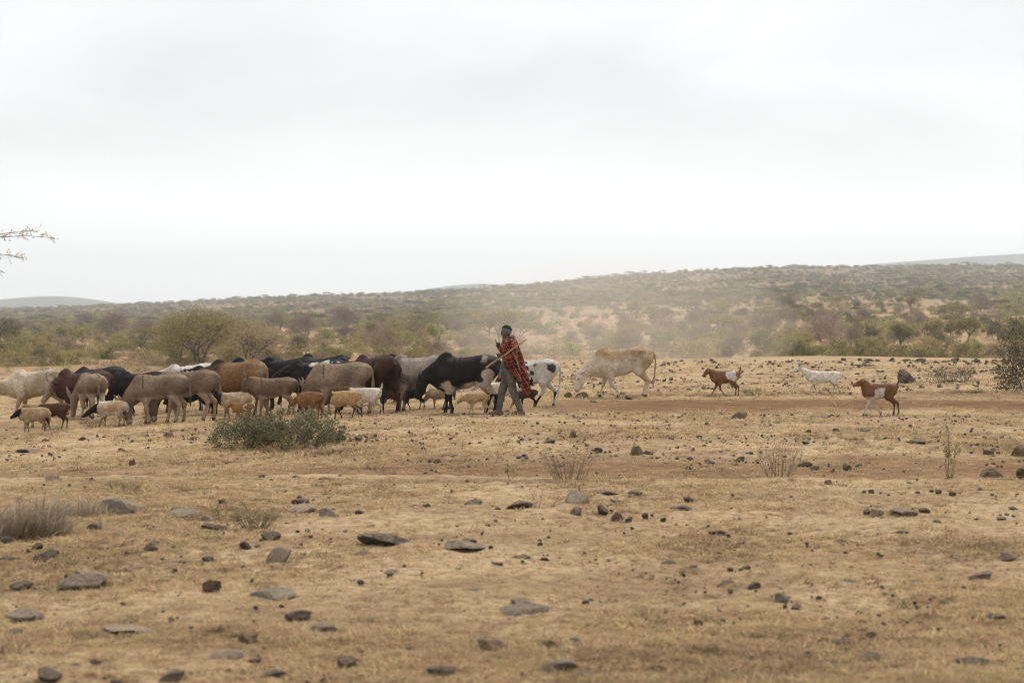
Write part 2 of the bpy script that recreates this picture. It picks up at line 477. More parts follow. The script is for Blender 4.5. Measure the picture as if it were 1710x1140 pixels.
def quad_prims(sp, poll, muz, feet=(0, 0, 0, 0), xs=1.0, hump=.1, bend=0.0, ears='back', tailpose=None, fat=1.0, udder=False, dewlap=True, mane=True):
    """feet: forward offset of (near fore, far fore, near hind, far hind); near side is +y"""
    S = SPEC[sp]; P = []
    def add(a, b, ra, rb, k=.06, sq=1.0, tg='body'): P.append([A3(*a), A3(*b), ra, rb, sq, k, tg])
    T = [(x * xs, 0, z, r) for x, z, r in S['torso']]
    for i, (p, q) in enumerate(zip(T[:-1], T[1:])):
        f = fat if 0 < i < 4 else 1.0
        add(p[:3], q[:3], p[3] * (fat if 1 < i < 5 else 1), q[3] * (fat if i < 3 else 1), .08, S['sq'])
    # hollows of the flank, then hip bones, backbone and shoulder blades
    hz = T[0][2] + T[0][3]
    if sp in ('cow', 'donkey', 'goat'):
        dp = {'cow': 1.0, 'donkey': .5, 'goat': .8}[sp]
        for s in (1, -1):
            P.append([A3(-.24 * xs, s * (.255 + .03 * (1 - dp)), .88), A3(-.20 * xs, s * (.285 + .03 * (1 - dp)), .62), .095, .075, 1.0, -.07, 'cut'])
            P.append([A3(.16 * xs, s * (.30 + .03 * (1 - dp)), .90), A3(.18 * xs, s * (.305 + .03 * (1 - dp)), .60), .085, .075, 1.0, -.07, 'cut'])
            P.append([A3(-.66 * xs, s * .19, .62), A3(-.58 * xs, s * .22, .45), .07, .07, 1.0, -.06, 'cut'])
        add((-.50 * xs, 0, hz - .015), (-.28 * xs, 0, hz - .005), .022, .022, .05)
        add((-.28 * xs, 0, hz - .015), (.22 * xs, 0, .925), .022, .028, .05)
    for s in (1, -1):
        if sp in ('cow', 'donkey', 'goat'):
            add((-.35 * xs, s * .145, hz - .045), (-.54 * xs, s * .07, hz - .075), .036, .042, .06)
        add((.33 * xs, s * .085, .89), (.39 * xs, s * .135, .64), .05, .085, .07)
    legs = [('fore', 1, feet[0]), ('fore', -1, feet[1]), ('hind', 1, feet[2]), ('hind', -1, feet[3])]
    for nm, s, off in legs:
        J = S[nm]
        sh = [0, .12, .5, .97, 1.0] if nm == 'fore' else [0, .10, .62, .97, 1.0]
        lift = [0, 0, 0, 0, 0]
        if nm == 'fore' and off < -.12: sh[2] = .38
        base_x = (.0 if xs == 1 else (xs - 1) * (J[0][0]))
        pts = [(x + base_x + off * w, s * y, z + l, r) for (x, y, z, r), w, l in zip(J, sh, lift)]
        # slim cannon below a bony knee or hock
        kn, fe = pts[2], pts[3]
        ca = tuple(kn[i] + (fe[i] - kn[i]) * .24 for i in range(3)) + (kn[3] * .66,)
        ch_ = tuple(kn[i] + (fe[i] - kn[i]) * .82 for i in range(3)) + (fe[3] * .80,)
        pts = pts[:3] + [ca, ch_] + pts[3:]
        ks = [.11, .05, .02, .015, .015, .015]
        for i, (p, q) in enumerate(zip(pts[:-1], pts[1:])):
            add(p[:3], q[:3], p[3], q[3], ks[i], 1.0, ('thigh' if i == 0 else 'upleg' if i == 1 else 'leg' if i < 5 else 'hoof'))
    # neck and head
    n0 = A3(S['neck0'][0] * xs, 0, S['neck0'][1]); nr = S['neck0'][2]
    pl, mz = A3(*poll), A3(*muz)
    mid = (n0 + pl) / 2 + A3(0, 0, bend)
    rm = (nr + S['throat_r']) / 2
    add(n0, mid, nr, rm * 1.08, .10, .72, 'neck')
    add(mid, pl, rm * 1.08, S['throat_r'], .07, .78, 'neck')
    lowchest = A3(.40 * xs, 0, .66)
    add(lowchest, (mid + pl) / 2 - A3(0, 0, rm * .3), nr * .85, S['throat_r'] * .75, .10, .60, 'neck')
    hd = mz - pl; L = np.linalg.norm(hd); hd = hd / L
    side = np.cross(hd, A3(0, 0, 1))
    if np.linalg.norm(side) < .3: side = A3(0, 1, 0)
    side = side / np.linalg.norm(side)
    if side[1] < 0: side = -side
    up = np.cross(side, hd)
    if up @ (n0 - pl) > 0 and up[0] < 0: up = up       # forehead side
    fwd = A3(1, 0, 0)
    if up @ (fwd + A3(0, 0, .6)) < 0: up = -up         # forehead faces forward/up
    add(pl, pl + hd * L * .45, S['poll_r'], S['poll_r'] * .86, .03, .84, 'head')
    add(pl + hd * L * .4, mz, S['poll_r'] * .82, S['muz_r'], .04, .86, 'head')
    add(pl + hd * L * .12 - up * S['poll_r'] * .5, pl + hd * L * .62 - up * S['poll_r'] * .35, S['poll_r'] * .62, S['muz_r'] * .8, .05, .7, 'head')
    add(mz - side * .012 - hd * .02, mz + side * .012 - hd * .012, S['muz_r'] * .94, S['muz_r'] * .94, .02, 1.0, 'muzzle')
    el, er = S['ear']
    for s in (1, -1):
        e0 = pl + side * s * S['poll_r'] * .72 + up * S['poll_r'] * .25 - hd * .01
        d = {'back': side * s * .75 - hd * .55 + up * .1, 'side': side * s * .75 - hd * .40 - up * .50, 'up': side * s * .35 - hd * .95 + up * .25,
             'down': side * s * .55 + hd * .55 - up * .3}[ears]
        d = d / np.linalg.norm(d)
        add(e0, e0 + d * el * .55, er * .7, er, .02, 1.0, 'ear')
        add(e0 + d * el * .55, e0 + d * el, er, er * .35, .015, 1.0, 'ear')
    if sp == 'cow':
        hx = .385 * xs
        add((hx + .05, 0, .86), (hx - .0, 0, .925 + hump * .30), .10, .045 + hump * .38, .09, .62, 'hump')
        add((hx - .0, 0, .925 + hump * .30), (hx - .04, 0, .94 + hump * .68), .045 + hump * .36, .03 + hump * .24, .07, .62, 'hump')
        if dewlap:
            add((.46 * xs, 0, .55), (pl + n0) / 2 - A3(.0, 0, rm * .95), .065, .03, .06, .35, 'neck')
            add((.30 * xs, 0, .46), (.48 * xs, 0, .56), .05, .06, .08, .4, 'neck')
    if udder:
        add((-.26 * xs, 0, .47), (-.18 * xs, 0, .46), .085, .06, .06, 1.0, 'udder')
    if sp == 'donkey' and mane:
        nv_ = (pl - n0) / np.linalg.norm(pl - n0); pp = A3(0, 0, 1) - nv_ * nv_[2]; pp /= np.linalg.norm(pp)
        c1 = n0 + pp * nr * .88 - nv_ * .05; c3 = pl + pp * S['poll_r'] * .98 - nv_ * .02
        c2 = mid + pp * rm * 1.10
        add(c1, c2, .026, .042, .02, .7, 'mane'); add(c2, c3, .042, .036, .02, .7, 'mane')
    # tail
    tx = T[0][0] - T[0][3] * .86
    tzp = T[0][2] + T[0][3] * .62
    tp = tailpose
    if S['tail'] in ('cow', 'donkey'):
        sw = 0.0 if tp is None else tp
        ch = [(tx + .05, 0, tzp, .035), (tx - .035, sw * .2, tzp - .09, .026), (tx - .045, sw * .6, tzp - .28, .021), (tx - .02, sw, .42, .018), (tx + .0, sw * 1.1, .34, .028), (tx + .01, sw * 1.1, .20, .018)]
        if S['tail'] == 'donkey':
            ch = [(tx + .05, 0, tzp, .034), (tx - .03, sw * .2, tzp - .08, .028), (tx - .04, sw * .5, tzp - .24, .026), (tx - .035, sw, .52, .034), (tx - .03, sw, .33, .016)]
    elif S['tail'] == 'goat':
        ch = [(tx + .05, 0, tzp + .02, .04), (tx - .03, 0, tzp + .10, .033), (tx - .05, 0, tzp + .24, .02)] if tp == 'up' else [(tx + .05, 0, tzp, .045), (tx - .02, 0, tzp - .06, .035), (tx - .03, 0, tzp - .2, .02)]
    elif S['tail'] == 'sheep':
        ch = [(tx + .05, 0, tzp - .05, .09), (tx - .0, 0, tzp - .18, .10), (tx - .01, 0, tzp - .32, .05)]
    else:
        ch = [(tx + .05, 0, tzp, .035), (tx - .05, 0, tzp + .10, .028), (tx - .05, 0, tzp + .27, .03), (tx + .04, 0, tzp + .38, .03), (tx + .12, .02, tzp + .33, .022)]
    for i, (p, q) in enumerate(zip(ch[:-1], ch[1:])):
        add(p[:3], q[:3], p[3], q[3], .03 if i == 0 else .015, 1.0, 'tail' if i < len(ch) - 2 or S['tail'] in ('goat', 'sheep', 'dog') else 'tuft')
    info = dict(pl=pl, mz=mz, hd=hd, side=side, up=up, pr=S['poll_r'], L=L)
    return P, info

# coat material: colours of the hide come from the mesh attribute, fine hair mottling from noise
def coat_material(name, rough, sheen, spec=.25):
    m, t, b = new_mat(name)
    at = nd(t, 'ShaderNodeAttribute', attribute_name='Col')
    co = nd(t, 'ShaderNodeTexCoord')
    n = nd(t, 'ShaderNodeTexNoise', Scale=26.0, Detail=5.0, Roughness=0.7)
    t.links.new(co.outputs['Object'], n.inputs['Vector'])
    n2 = nd(t, 'ShaderNodeTexNoise', Scale=4.0, Detail=3.0)
    t.links.new(co.outputs['Object'], n2.inputs['Vector'])
    c = mixc(t, 1.0, at.outputs['Color'], ramp(t, n.outputs['Fac'], [(0.3, (0.62, 0.60, 0.58)), (0.7, (1.22, 1.22, 1.22))]), 'MULTIPLY')
    c = mixc(t, 1.0, c, ramp(t, n2.outputs['Fac'], [(0.3, (0.84, 0.82, 0.80)), (0.7, (1.06, 1.06, 1.06))]), 'MULTIPLY')
    n4 = nd(t, 'ShaderNodeTexNoise', Scale=9.0, Detail=4.0, Roughness=.65)
    t.links.new(co.outputs['Object'], n4.inputs['Vector'])
    c = mixc(t, 1.0, c, ramp(t, n4.outputs['Fac'], [(0.34, (0.82, 0.79, 0.75)), (0.66, (1.10, 1.09, 1.08))]), 'MULTIPLY')
    t.links.new(c, b.inputs['Base Color'])
    b.inputs['Roughness'].default_value = rough
    b.inputs['Specular IOR Level'].default_value = spec
    b.inputs['Sheen Weight'].default_value = sheen
    b.inputs['Sheen Roughness'].default_value = 0.5
    bp = nd(t, 'ShaderNodeBump', Strength=0.35, Distance=0.012)
    n3 = nd(t, 'ShaderNodeTexNoise', Scale=60.0, Detail=4.0)
    mpn = nd(t, 'ShaderNodeMapping'); mpn.inputs['Scale'].default_value = (.35, 1, 1)
    t.links.new(co.outputs['Object'], mpn.inputs['Vector']); t.links.new(mpn.outputs[0], n3.inputs['Vector'])
    t.links.new(n3.outputs['Fac'], bp.inputs['Height']); t.links.new(bp.outputs[0], b.inputs['Normal'])
    return m
M_COAT = coat_material('animal_hide', 0.62, 0.0, .12)
M_WOOL = coat_material('animal_wool', 0.9, 0.04, .1)
M_HORN = vary_mat('horn', [(.06, .05, .04), (.22, .19, .15)], 8, .5, obj_var=.1)
M_EYE = vary_mat('eye', [(.012, .008, .006), (.02, .014, .01)], 3, .2, obj_var=0, spec=.5)
M_HOOF = vary_mat('hoof', [(.05, .042, .035), (.09, .075, .06)], 8, .7, obj_var=.1)

def tube(pts, rads, sides=6, cap=True):
    pts = [Vector(p) for p in pts]
    V = []; Fq = []
    for i, p in enumerate(pts):
        d = (pts[min(i + 1, len(pts) - 1)] - pts[max(i - 1, 0)]).normalized()
        a = d.orthogonal().normalized() if i == 0 else (a - d * a.dot(d)).normalized()
        b = d.cross(a)
        for k in range(sides):
            t = 2 * PI * k / sides
            V.append(p + (a * math.cos(t) + b * math.sin(t)) * rads[i])
    for i in range(len(pts) - 1):
        for k in range(sides):
            Fq.append((i * sides + k, i * sides + (k + 1) % sides, (i + 1) * sides + (k + 1) % sides, (i + 1) * sides + k))
    return V, Fq

def tube_mesh(name, chains, sides=6):
    V = []; Q = []
    for pts, rads in chains:
        v, f = tube(pts, rads, sides)
        o = len(V); V += [tuple(x) for x in v]; Q += [tuple(i + o for i in q) for q in f]
    return np_mesh(name, np.array(V), np.array(Q))

def blob_mesh(name, r, seg=8, rings=6):
    V = []; Q = []
    for i in range(rings + 1):
        th = PI * i / rings
        for k in range(seg):
            ph = 2 * PI * k / seg
            V.append((math.sin(th) * math.cos(ph) * r, math.sin(th) * math.sin(ph) * r, math.cos(th) * r))
    for i in range(rings):
        for k in range(seg):
            Q.append((i * seg + k, (i + 1) * seg + k, (i + 1) * seg + (k + 1) % seg, i * seg + (k + 1) % seg))
    return np_mesh(name, np.array(V), np.array(Q))
EYE_ME = blob_mesh('eye', 1.0); EYE_ME.materials.append(M_EYE)

def animal(name, sp, label, cat, px, fy, by, rz, poll, muz, coat, group=None, horns=0.0, hornstyle='up', wool=False, sizefix=1.0, seed=0, eyes=True, depth=None, **kw):
    """px: photo column of the body's middle, fy: row of the feet, by: row of the back line"""
    g = ground_at(px, fy, 10.0)
    H = (fy - by) * g.y / F * sizefix
    P, info = quad_prims(sp, poll, muz, **kw)
    sc = [[a * H, b * H, ra * H, rb * H, sq, k * H, tg] for a, b, ra, rb, sq, k, tg in P]
    h = max(.0095, H * .0165)
    V, Q, tags = mesh_blend(sc, h, lambda p: H * (.020 * (fbm(p / H * 5.5 + seed, seed + 40, 3) - .5) * sstep(.40, .55, p[:, 2] / H) + .004 * np.sin(p[:, 0] / H * 62) * sstep(.10, .2, p[:, 0] / H + .1) * (1 - sstep(.22, .34, p[:, 0] / H)) * sstep(.5, .6, p[:, 2] / H)))
    cols = np.clip(coat(V / H, tags, seed), .008, .82)
    me = np_mesh('body', V, Q, cols=cols)
    root = bpy.data.objects.new(name, None); COL.objects.link(root)
    root.empty_display_size = .2
    a = R(rz)
    f = Vector((math.cos(a), math.sin(a)))
    zf, zb = tz(g.x + f.x * .35 * H, g.y + f.y * .35 * H), tz(g.x - f.x * .45 * H, g.y - f.y * .45 * H)
    pitch = -math.atan2(zf - zb, .8 * H)
    root.location = (g.x, g.y, (zf + zb) / 2 - .015)
    root.rotation_euler = (0, pitch, a)
    tag(root, label, cat, group)
    link('body', me, root, M_WOOL if wool else M_COAT)
    if eyes:
        for s in (1, -1):
            e = link('eye', EYE_ME, root)
            p = info['pl'] + info['hd'] * info['L'] * .36 + info['side'] * s * info['pr'] * .66 + info['up'] * info['pr'] * .30
            e.location = Vector(p * H); e.scale = (.021 * H,) * 3
    if horns > 0:
        for s in (1, -1):
            p = info['pl'] + info['side'] * s * info['pr'] * .45 + info['up'] * info['pr'] * .55 - info['hd'] * .02
            if hornstyle == 'up':      # short, rising
                ds = [info['side'] * s * .5 + A3(0, 0, .3), info['side'] * s * .75 + A3(0, 0, .75), info['side'] * s * .72 + A3(0, 0, 1.15)]
            else:                       # swept back
                ds = [-info['hd'] * .30 + info['up'] * .20, -info['hd'] * .75 + info['up'] * .22 + info['side'] * s * .06, -info['hd'] * 1.15 - info['up'] * .10 + info['side'] * s * .12]
            pts = [p] + [p + d * horns for d in ds]
            hm = tube_mesh('horn', [([Vector(q * H) for q in pts], [horns * H * r for r in (.20, .17, .11, .03)])], 6)
            link('horn', hm, root, M_HORN)
    return root

# ---- coats (positions in units of the animal's height; +y is its left side)
def col(*c): return np.array(c, dtype=np.float64)
def lerp(a, b, w): return a + (b - a) * w[:, None]
def base(V, c): return np.tile(col(*c), (len(V), 1))
def N(V, s, seed, o=3): return np.clip((fbm(V * s + 50 + seed * 3.1, seed, o) - .5) * 1.5 + .5, 0, 1)
def where(tags, *names): return np.isin(tags, names).astype(np.float64)

def hooves(C, V, tags, c=(.05, .04, .033)):
    return lerp(C, col(*c), where(tags, 'hoof') * (1 - sstep(.045, .065, V[:, 2])))

def coat_plain(c, belly=None, legs=None, head=None, hump=None, muzzle=(.04, .035, .03), neck=None, dirt=None, legtop=.45, mane=None, tuft=None, rump=None):
    def f(V, tags, seed):
        C = base(V, c)
        C *= (0.60 + 0.80 * N(V, 3.0, seed, 4))[:, None]
        if belly is not None:
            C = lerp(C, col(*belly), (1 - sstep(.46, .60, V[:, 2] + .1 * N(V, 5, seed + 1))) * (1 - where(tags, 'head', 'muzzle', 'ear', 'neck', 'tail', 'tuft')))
        if legs is not None:
            C = lerp(C, col(*legs), where(tags, 'leg', 'hoof', 'upleg') * (1 - sstep(legtop - .15, legtop + .05, V[:, 2])))
        if rump is not None: C = lerp(C, col(*rump), 1 - sstep(-.62, -.48, V[:, 0] + .1 * (N(V, 6, seed + 4) - .5)))
        if neck is not None: C = lerp(C, col(*neck), sstep(.22, .42, V[:, 0] + .15 * (N(V, 4, seed + 2) - .5)))
        if hump is not None: C = lerp(C, col(*hump), where(tags, 'hump') * sstep(.92, 1.02, V[:, 2]))
        if head is not None: C = lerp(C, col(*head), where(tags, 'head', 'muzzle', 'ear'))
        if muzzle is not None: C = lerp(C, col(*muzzle), where(tags, 'muzzle') * .8)
        if dirt is not None: C = lerp(C, col(*dirt), sstep(.5, .7, N(V, 2.5, seed + 6)) * .6)
        if mane is not None: C = lerp(C, col(*mane), where(tags, 'mane'))
        if tuft is not None: C = lerp(C, col(*tuft), where(tags, 'tuft'))
        return hooves(C, V, tags)
    return f

def coat_donkey(c, legs, brown=0.0, stripe=True, mane=(.10, .06, .035)):
    def f(V, tags, seed):
        C = base(V, c) * (0.66 + 0.68 * N(V, 3.2, seed, 4))[:, None]
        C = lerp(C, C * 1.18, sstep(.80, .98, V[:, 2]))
        pale = col(.42, .35, .27)
        C = lerp(C, pale, (1 - sstep(.50, .60, V[:, 2] + .06 * (N(V, 6, seed + 1) - .5))) * (1 - where(tags, 'head', 'ear', 'neck', 'tail', 'tuft', 'leg', 'hoof', 'mane')) * .75)
        C = lerp(C, col(*legs), where(tags, 'leg', 'hoof', 'upleg') * (1 - sstep(.40, .60, V[:, 2])))
        if stripe:
            sx = np.abs(V[:, 0] - .30 - .03 * (V[:, 2] - .8)) + .01 * N(V, 20, seed)
            C = lerp(C, col(.035, .028, .024), (1 - sstep(.010, .026, sx)) * .85 * sstep(.68, .76, V[:, 2]) * (1 - where(tags, 'mane', 'head', 'ear')))
            C = lerp(C, col(.05, .04, .03), (1 - sstep(.010, .024, np.abs(V[:, 1]))) * sstep(.88, .93, V[:, 2]) * (1 - sstep(.2, .3, V[:, 0])))
        C = lerp(C, col(*mane), where(tags, 'mane'))
        C = lerp(C, col(.34, .30, .25), where(tags, 'muzzle') * .5)
        C = lerp(C, col(.04, .033, .028), where(tags, 'tuft'))
        return hooves(C, V, tags)
    return f

def coat_blackhead(c=(.60, .53, .43), dirt=(.36, .24, .13), headc=(.016, .013, .012), hx=.40, leg=(.30, .21, .13)):
    def f(V, tags, seed):
        C = base(V, c) * (0.85 + 0.3 * N(V, 3.5, seed))[:, None]
        C = lerp(C, col(*dirt), sstep(.36, .80, N(V, 2.6, seed + 5, 4) + .25 * sstep(.1, -.5, V[:, 0]) * 1.0 - .12) * .85)
        C = lerp(C, col(*leg), where(tags, 'leg', 'hoof', 'upleg') * (1 - sstep(.30, .52, V[:, 2])))
        w = np.maximum(where(tags, 'head', 'ear', 'muzzle'), where(tags, 'neck') * sstep(hx, hx + .07, V[:, 0] + .06 * (N(V, 9, seed + 2) - .5)))
        C = lerp(C, col(*headc), w)
        return hooves(C, V, tags)
    return f

def patchwork(c1, c2, mask):
    def f(V, tags, seed):
        m = np.clip(mask(V, tags, seed), 0, 1)
        a = base(V, c1) * (0.78 + 0.44 * N(V, 3, seed, 4))[:, None]
        b = base(V, c2) * (0.86 + 0.28 * N(V, 4, seed + 8))[:, None]
        return hooves(a * (1 - m[:, None]) + b * m[:, None], V, tags)
    return f
# ------------------------------------------------------------------ the herd
BLACK = (.013, .010, .0085); WHITE = (.62, .56, .47); CREAM = (.50, .40, .28); RED = (.21, .085, .035)
HERD_CATTLE, HERD_DONKEY, HERD_SMALL = 'cattle of the herd', 'donkeys in the herd', 'sheep and goats with the herd'
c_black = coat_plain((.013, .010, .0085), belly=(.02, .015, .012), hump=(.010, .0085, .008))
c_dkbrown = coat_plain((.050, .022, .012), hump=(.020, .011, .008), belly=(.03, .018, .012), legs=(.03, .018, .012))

def m_cow24(V, tags, s):      # tan upper half, white flank
    z = V[:, 2] + .22 * (N(V, 3.0, s, 3) - .5) + .08 * (N(V, 12, s + 3) - .5) - .10 * V[:, 0]
    m = 1 - sstep(.64, .86, z)
    m = np.maximum(m, where(tags, 'head', 'muzzle', 'leg', 'hoof'))
    m = m * (1 - .8 * sstep(-.30, -.42, V[:, 0]) * (1 - where(tags, 'leg', 'hoof')))
    return m
def m_spots(V, tags, s):      # black specks and a black blotch on the hip, dark head and lower legs
    m = sstep(.60, .64, N(V, 9, s, 2)) * sstep(-.20, -.08, V[:, 0]) * (1 - sstep(.20, .42, V[:, 0]))
    m = np.maximum(m, (1 - sstep(.08, .12, np.hypot(V[:, 0] + .47, (V[:, 2] - .83)) + .09 * (N(V, 14, s) - .5))) * (V[:, 1] > 0))
    m = np.maximum(m, where(tags, 'head', 'muzzle', 'ear'))
    m = np.maximum(m, where(tags, 'leg', 'hoof') * sstep(.45, .55, N(V, 5, s + 2)))
    m = np.maximum(m, sstep(.34, .44, V[:, 0] + .2 * (N(V, 4, s + 5) - .5)))
    return m
def m_bull(V, tags, s):       # white belly line with ragged upper edge, white stifle patch
    e = V[:, 2] - .50 - .16 * (N(V, 4.5, s) - .5) - .10 * np.exp(-((V[:, 0] + .22) / .12) ** 2) - .05 * np.exp(-((V[:, 0] - .3) / .08) ** 2)
    m = (1 - sstep(-.01, .03, e)) * (1 - where(tags, 'head', 'muzzle', 'ear', 'neck', 'leg', 'hoof', 'tail', 'tuft')) * (V[:, 2] > .36)
    m = np.maximum(m, (1 - sstep(.10, .13, np.hypot(V[:, 0] + .40, (V[:, 2] - .60) * .55) + .1 * (N(V, 8, s) - .5))))
    m = np.maximum(m, .7 * (1 - sstep(.05, .08, np.hypot(V[:, 0] + .34, V[:, 2] - .97) + .06 * (N(V, 14, s) - .5))))
    return m
def m_speck(V, tags, s): return sstep(.47, .53, N(V, 12, s, 2))
def m_line(V, tags, s): return sstep(.90, .93, V[:, 2] + .05 * (N(V, 12, s) - .5)) * (1 - sstep(.16, .24, V[:, 0])) * sstep(.42, .5, N(V, 8, s + 3)) * (V[:, 0] > -.5)
def m_grey(V, tags, s): return sstep(.42, .62, N(V, 2.4, s))
def m_tanblk(V, tags, s): return where(tags, 'hump') * sstep(.93, 1.0, V[:, 2])
def m_bullface(V, tags, s): return where(tags, 'muzzle', 'head') * sstep(.55, .8, V[:, 0]) * .8

animal('zebu_cow', 'cow', 'cream white humped cow with lowered head behind the dark red bull', 'cow', 66, 696, 618, 184, (.92, .05, .60), (1.12, .05, .33),
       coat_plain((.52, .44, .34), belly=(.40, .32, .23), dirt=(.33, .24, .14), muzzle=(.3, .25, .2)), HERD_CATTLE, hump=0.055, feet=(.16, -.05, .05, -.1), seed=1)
animal('zebu_bull', 'cow', 'dark red brown bull with tall hump, short horns and pale face', 'cow', 140, 694, 621, 192, (.66, .16, .76), (.86, .30, .40),
       patchwork((.072, .033, .020), (.36, .26, .18), m_bullface), HERD_CATTLE, hump=0.148, horns=.17, feet=(.05, -.1, 0, -.05), ears='side', seed=2)
animal('donkey', 'donkey', 'grey donkey grazing with its rump and tail turned towards the viewer', 'donkey', 153, 697, 622, 122, (.72, .16, .42), (.70, .20, .08),
       coat_donkey((.215, .158, .106), (.40, .33, .25)), HERD_DONKEY, feet=(.0, .05, .05, -.06), tailpose=.05, ears='up', seed=3)
animal('zebu_cow', 'cow', 'charcoal cow whose rounded rump shows beyond the dark red bull', 'cow', 168, 684, 614, 180, (.8, 0, .7), (1.0, 0, .45),
       coat_plain((.030, .025, .022)), HERD_CATTLE, hump=0.062, seed=4)
animal('zebu_cow', 'cow', 'black humped cow with lowered neck behind the grazing grey donkey', 'cow', 238, 691, 622, 176, (.72, 0, .60), (.9, 0, .25),
       c_black, HERD_CATTLE, hump=0.078, feet=(.1, -.1, .1, -.1), seed=5)
animal('donkey', 'donkey', 'grey donkey in side view grazing, dark shoulder stripe, muzzle on the ground', 'donkey', 270, 706, 623, 180, (.73, 0, .38), (.645, .02, .07),
       coat_donkey((.19, .142, .098), (.34, .26, .18), mane=(.15, .09, .05)), HERD_DONKEY, feet=(-.10, .02, .10, -.02), ears='up', tailpose=.02, bend=-.02, seed=6)
animal('donkey', 'donkey', 'grey donkey close behind the striped one, pale inner legs and hanging tail', 'donkey', 317, 703, 617, 186, (.72, 0, .45), (.68, .0, .1),
       coat_donkey((.165, .118, .080), (.35, .26, .18), stripe=False), HERD_DONKEY, feet=(.1, -.05, .14, -.05), tailpose=.05, seed=7)
animal('zebu_cow', 'cow', 'white cow mostly hidden behind the donkeys, only its back showing', 'cow', 320, 681, 609, 178, (.8, 0, .75), (1.0, 0, .5),
       coat_plain((.60, .57, .52)), HERD_CATTLE, hump=0.039, seed=8)
animal('zebu_cow', 'cow', 'black cow flecked with white, dark hump showing over the donkeys', 'cow', 361, 685, 614, 180, (.72, 0, .92), (.95, 0, .7),
       patchwork((.55, .52, .48), BLACK, lambda V, t, s: np.maximum(m_speck(V, t, s), where(t, 'hump'))), HERD_CATTLE, hump=0.109, seed=9)
animal('zebu_ox', 'cow', 'tan brown ox with darker hump and pale rump, turned half away', 'cow', 397, 692, 604, 160, (.8, -.1, .8), (1.0, -.1, .55),
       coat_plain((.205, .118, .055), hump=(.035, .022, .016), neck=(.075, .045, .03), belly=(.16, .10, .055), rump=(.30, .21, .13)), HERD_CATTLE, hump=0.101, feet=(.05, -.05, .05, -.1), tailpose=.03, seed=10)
animal('zebu_cow', 'cow', 'black cow at the back whose hump rises over the tan ox', 'cow', 431, 676, 600, 180, (.8, 0, .8), (1.02, 0, .55), c_black, HERD_CATTLE, hump=0.086, seed=11)
animal('zebu_bull', 'cow', 'large black cow with broad back standing behind the donkey foal', 'cow', 484, 683, 599, 180, (.8, 0, .75), (1.0, 0, .48), c_black, HERD_CATTLE, hump=0.086, seed=12)
animal('zebu_bull', 'cow', 'farthest black bull with high round hump, seen over the other backs', 'cow', 546, 672, 596, 180, (.8, 0, .75), (1.0, 0, .48), c_black, HERD_CATTLE, hump=0.133, seed=13)
animal('zebu_cow', 'cow', 'black cow with a white line along its back and raised head', 'cow', 530, 687, 603, 182, (.62, .05, .80), (.85, .1, .68),
       patchwork(BLACK, (.55, .52, .48), m_line), HERD_CATTLE, hump=0.070, ears='side', seed=14)
animal('donkey_foal', 'donkey', 'young brownish donkey with fluffy orange mane walking head up behind the bush', 'donkey', 460, 695, 629, 180, (.70, .0, .92), (.80, .06, .60),
       coat_donkey((.15, .105, .068), (.27, .19, .12), mane=(.34, .17, .07)), HERD_DONKEY, feet=(.05, -.12, -.05, .12), ears='up', tailpose=.05, seed=15)
animal('donkey', 'donkey', 'pale grey donkey with bowed head in front of the black cattle', 'donkey', 572, 692, 604, 176, (.66, 0, .48), (.62, .0, .1),
       coat_donkey((.215, .162, .112), (.36, .29, .22)), HERD_DONKEY, feet=(.05, -.05, .05, -.1), ears='up', tailpose=.04, seed=16)
animal('zebu_cow', 'cow', 'dark brown cow seen from behind with long tail reaching its hocks', 'cow', 626, 688, 595, 128, (.8, 0, .7), (1.0, 0, .4),
       c_dkbrown, HERD_CATTLE, hump=0.062, feet=(.0, .0, .08, -.08), tailpose=-.06, seed=17)
animal('zebu_bull', 'cow', 'dark brown bull at the back with rounded hump beside the cream hump', 'cow', 603, 677, 601, 180, (.8, 0, .8), (1.0, 0, .55), c_dkbrown, HERD_CATTLE, hump=0.109, seed=18)
animal('zebu_bull', 'cow', 'cream bull at the back of the herd with a pale rounded hump', 'cow', 622, 668, 597, 180, (.8, 0, .75), (1.0, 0, .5), coat_plain((.50, .36, .20), hump=(.52, .38, .22)), HERD_CATTLE, hump=0.140, seed=19)
animal('zebu_cow', 'cow', 'tan cow with black hump facing the other way behind the grey cow', 'cow', 632, 673, 596, 2, (.8, 0, .75), (1.0, 0, .5), patchwork((.42, .27, .13), BLACK, m_tanblk), HERD_CATTLE, hump=0.094, seed=20)
animal('zebu_cow', 'cow', 'mottled grey and white cow with thick tan forelegs beside the black bull', 'cow', 704, 685, 595, 180, (.62, .05, .55), (.70, .05, .22),
       patchwork((.31, .27, .225), (.12, .10, .085), m_grey), HERD_CATTLE, hump=0.055, feet=(.05, -.02, .05, -.05), seed=21)
animal('zebu_bull', 'cow', 'black bull with ragged white belly patches and lowered head near the herder', 'cow', 778, 689, 594, 180, (.74, .04, .66), (.845, .06, .32),
       patchwork(BLACK, (.44, .38, .32), m_bull), HERD_CATTLE, hump=0.109, horns=.09, feet=(-.10, .02, -.05, .1), ears='down', fat=1.03, xs=.95, tailpose=.02, seed=22)
animal('zebu_cow', 'cow', 'white cow with black blotches on hip and flank walking behind the herder', 'cow', 885, 677, 601, 180, (.70, .0, .45), (.62, .05, .14),
       patchwork((.60, .57, .52), (.024, .019, .018), m_spots), HERD_CATTLE, hump=0.047, feet=(.02, -.12, .36, -.05), tailpose=.03, seed=23)
